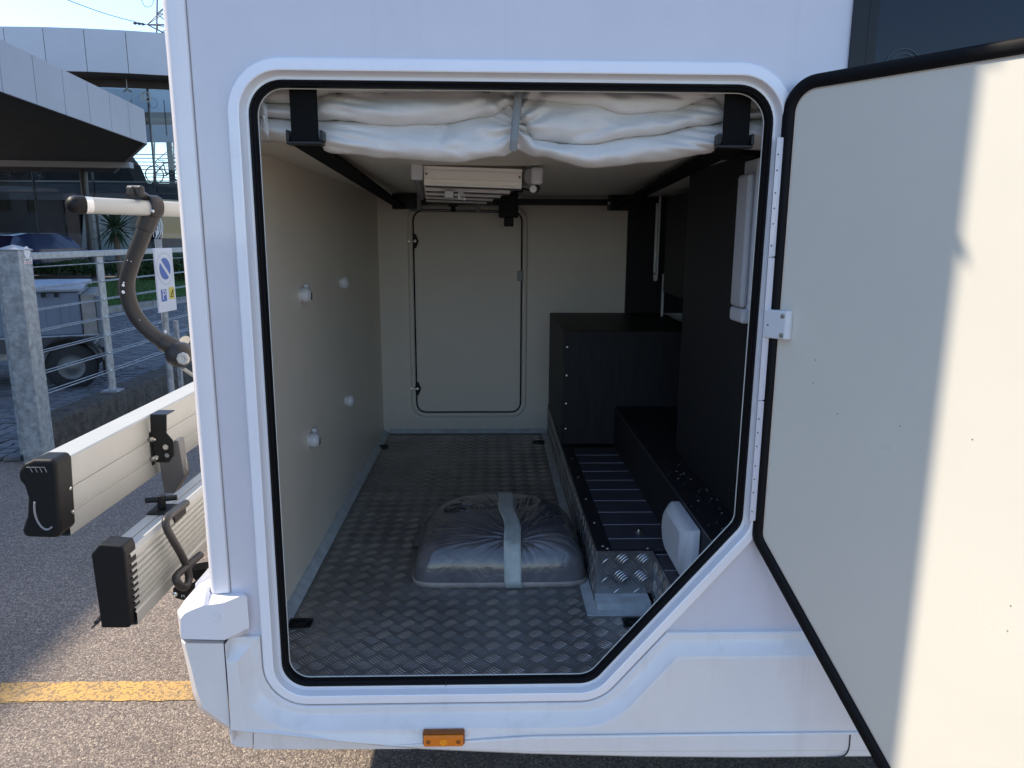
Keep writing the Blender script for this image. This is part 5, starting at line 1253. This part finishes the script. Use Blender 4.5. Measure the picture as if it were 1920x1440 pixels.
# hedge clumps
def hedge(x0, x1, y0, y1, z1, n, label, seed):
    rr2 = random.Random(seed); t = thing('hedge', ((x0 + x1) / 2, (y0 + y1) / 2, .1), label, 'hedge')
    b = B()
    for _ in range(n):
        x = rr2.uniform(x0, x1); y = rr2.uniform(y0, y1); hh = z1 * (.72 + .28 * mnoise.noise(Vector((x * 1.6, y * 1.6, seed))) + .1 * math.sin(x * 3)); z = .1 + hh * rr2.random() ** .5
        s = rr2.uniform(.025, .06); d1 = Vector((rr2.uniform(-1, 1), rr2.uniform(-1, 1), rr2.uniform(-1, 1))).normalized(); d2 = d1.orthogonal().normalized()
        c_ = Vector((x, y, z)); b.add([c_ - d1 * s, c_ + d2 * s * .45, c_ + d1 * s, c_ - d2 * s * .45], [(0, 1, 2, 3)])
    obj('foliage', b, M_leaf, t, kind='stuff'); b = B()
    for _ in range(14):
        x = rr2.uniform(x0, x1); y = rr2.uniform(y0, y1); b.tube([(x, y, .08), (x + .1, y, z1 * .7)], .02, 5)
    obj('stems', b, M_trunk, t)
hedge(-10.8, -5.6, 20.6, 22.2, 1.0, 26000, 'dark green shrub hedge at the back of the lawn', 1)
hedge(-16.5, -11.0, 23.4, 24.2, .55, 12000, 'low dark planting strip at the foot of the showroom, left of the hedge', 2)
sheet('service_lane', [(-22, 15.5), (-11.9, 19.4), (-12.6, 23.3), (-24, 21.5)], .006, M_kerb)

# pylon and cable
pyl = thing('lattice_pylon', (-35, 84, 0), 'steel lattice electricity pylon behind the showroom roof', 'pylon')
pq = PY(309, 40, 84); cxp = pq.x + 1.2; b = B(); zt = 46
def hw(z): return max(.45, 3.2 - z * .075)
z = 0; lv = [0]
while lv[-1] < zt: lv.append(lv[-1] + max(1.4, hw(lv[-1]) * 1.5))
for sx, sy in ((-1, -1), (1, -1), (1, 1), (-1, 1)):
    b.tube([(cxp + sx * hw(z), 84 + sy * hw(z), z) for z in lv], .09, 4)
for za_, zb2_ in zip(lv, lv[1:]):
    for sy in (-1, 1):
        b.tube([(cxp - hw(za_), 84 + sy * hw(za_), za_), (cxp + hw(zb2_), 84 + sy * hw(zb2_), zb2_)], .05, 4); b.tube([(cxp + hw(za_), 84 + sy * hw(za_), za_), (cxp - hw(zb2_), 84 + sy * hw(zb2_), zb2_)], .05, 4); b.tube([(cxp - hw(zb2_), 84 + sy * hw(zb2_), zb2_), (cxp + hw(zb2_), 84 + sy * hw(zb2_), zb2_)], .05, 4)
obj('mast', b, M_pylon, pyl)
tip = PY(276, 46, 84)
for zz, ln in ((tip.z, 1), (tip.z + 7, .8)):
    b = B()
    for s in (-1, 1):
        w_ = abs(tip.x - cxp) * ln
        tpt = (cxp + s * w_, 84, zz)
        for dy in (-.5, .5): b.tube([(cxp + s * .4, 84 + dy, zz - .1), tpt], .06, 4); b.tube([(cxp + s * .4, 84 + dy, zz + 1.9), tpt], .05, 4); b.tube([(cxp + s * .4, 84 + dy, zz - 1.3), tpt], .06, 4)
        for k in (.35, .65): xk = cxp + s * (w_ * k); b.tube([(xk, 84, zz - 1.3 * (1 - k)), (xk, 84, zz + 1.9 * (1 - k))], .04, 4)
    obj('cross_arm', b, M_pylon, pyl)
pc_ = thing('power_cable', tuple(tip), 'thin overhead power cable running from the pylon to the upper left', 'cable')
e_ = PY(60, -28, 60); b = B(); pts = []
for i in range(21):
    t = i / 20; p = tip.lerp(e_, t); p.z -= .3 * math.sin(math.pi * t); pts.append(p)
b.tube(pts, .035, 5); obj('wire', b, M_blk, pc_)
b = B(); b.lathe(tip + Vector((-.2, 0, 0)), (-1, 0, .1), [(0, .05), (.3, .16), (.4, .05), (.7, .16), (.8, .05), (1.1, .16), (1.3, .05)], 10); obj('insulator', b, M_mull, pc_)
p1 = PY(262, -6, 84); b = B(); b.tube(bez([p1, PY(272, 12, 84), PY(284, 10, 84), PY(290, -4, 84)], 6), .03, 4); obj('jumper_wire', b, M_blk, pc_)

# unseen block added to cast the yard's shadow, and a house to mirror
nb_ = thing('shadow_block', (-16, 2, 0), 'unseen tall grey block added left of the yard to shade the ground', 'building')
obj('wall', B().box((-24, -9, 0), (-11.6, 13.0, 10.30)), M_wall2, nb_)
b = B()
for y in range(-7, 12, 3):
    for z in (1.2, 4.4, 7.4): b.box((-11.59, y, z), (-11.55, y + 1.8, z + 1.6))
obj('window', b, M_glassk, nb_)
oh = thing('ochre_house', (34, -30, 0), 'ochre rendered house with a dark tiled roof across the street', 'house')
obj('wall', B().box((34.5, -35, 0), (44, -23, 6.2)), M_ochre, oh)
b = B(); b.prism([(33.6, -35.8, 6.1), (44.8, -35.8, 6.1), (39.2, -35.8, 9.2)], (0, 13.6, 0)); obj('roof', b, M_roof, oh)
b = B()
for x in (36, 39, 42):
    for z in (1, 3.9): b.box((x, -22.99, z), (x + 1, -22.94, z + 1.4))
obj('window', b, M_glassk, oh)

# vehicles and a house front across the yard, mirrored in the showroom glass
car((-30, -13, 0), R(95), M_csil, 'silver car parked across the yard, outside the picture')
car((-35.5, -13.5, 0), R(88), M_cblue, 'dark blue car parked across the yard, outside the picture')
car((-26, -14.5, 0), R(90), M_cwh, 'white van parked across the yard, outside the picture', L=5.2, Wd=1.9, Ht=2.45, van=True)
th_ = thing('terraced_house', (-36, -24, 0), 'grey rendered house across the yard, outside the picture', 'house')
obj('wall', B().box((-52, -30, 0), (-22, -20, 5.4)), M_wall2, th_)
b = B(); b.prism([(-52.8, -30.8, 5.4), (-52.8, -19.2, 5.4), (-52.8, -25, 8.2)], (31.6, 0, 0)); obj('roof', b, M_roof, th_)
for x in range(-50, -23, 4):
    for z in (.9, 3.4): obj('window', B().box((x, -19.99, z), (x + 1.3, -19.94, z + 1.4)), M_glassk, th_)
hedge(-48, -24, -18.6, -17.4, 1.6, 9000, 'hedge in front of the grey house, outside the picture', 3)

wh_ = thing('reflection_block', (-70, 0, 0), 'unseen long grey block added far left of the yard to mirror in the showroom glass', 'building')  # added out of view to cover the bright sky mirrored in the panes
obj('wall', B().box((-80, -40, 0), (-64, 24, 8.5)), M_wall2, wh_)
for y in range(-36, 22, 6): obj('window', B().box((-63.99, y, 4.2), (-63.9, y + 3.2, 6.2)), M_glassk, wh_)
for y in (-20, -2, 12): obj('gate_door', B().box((-63.99, y, 0), (-63.88, y + 4, 3.6)), M_cover, wh_)
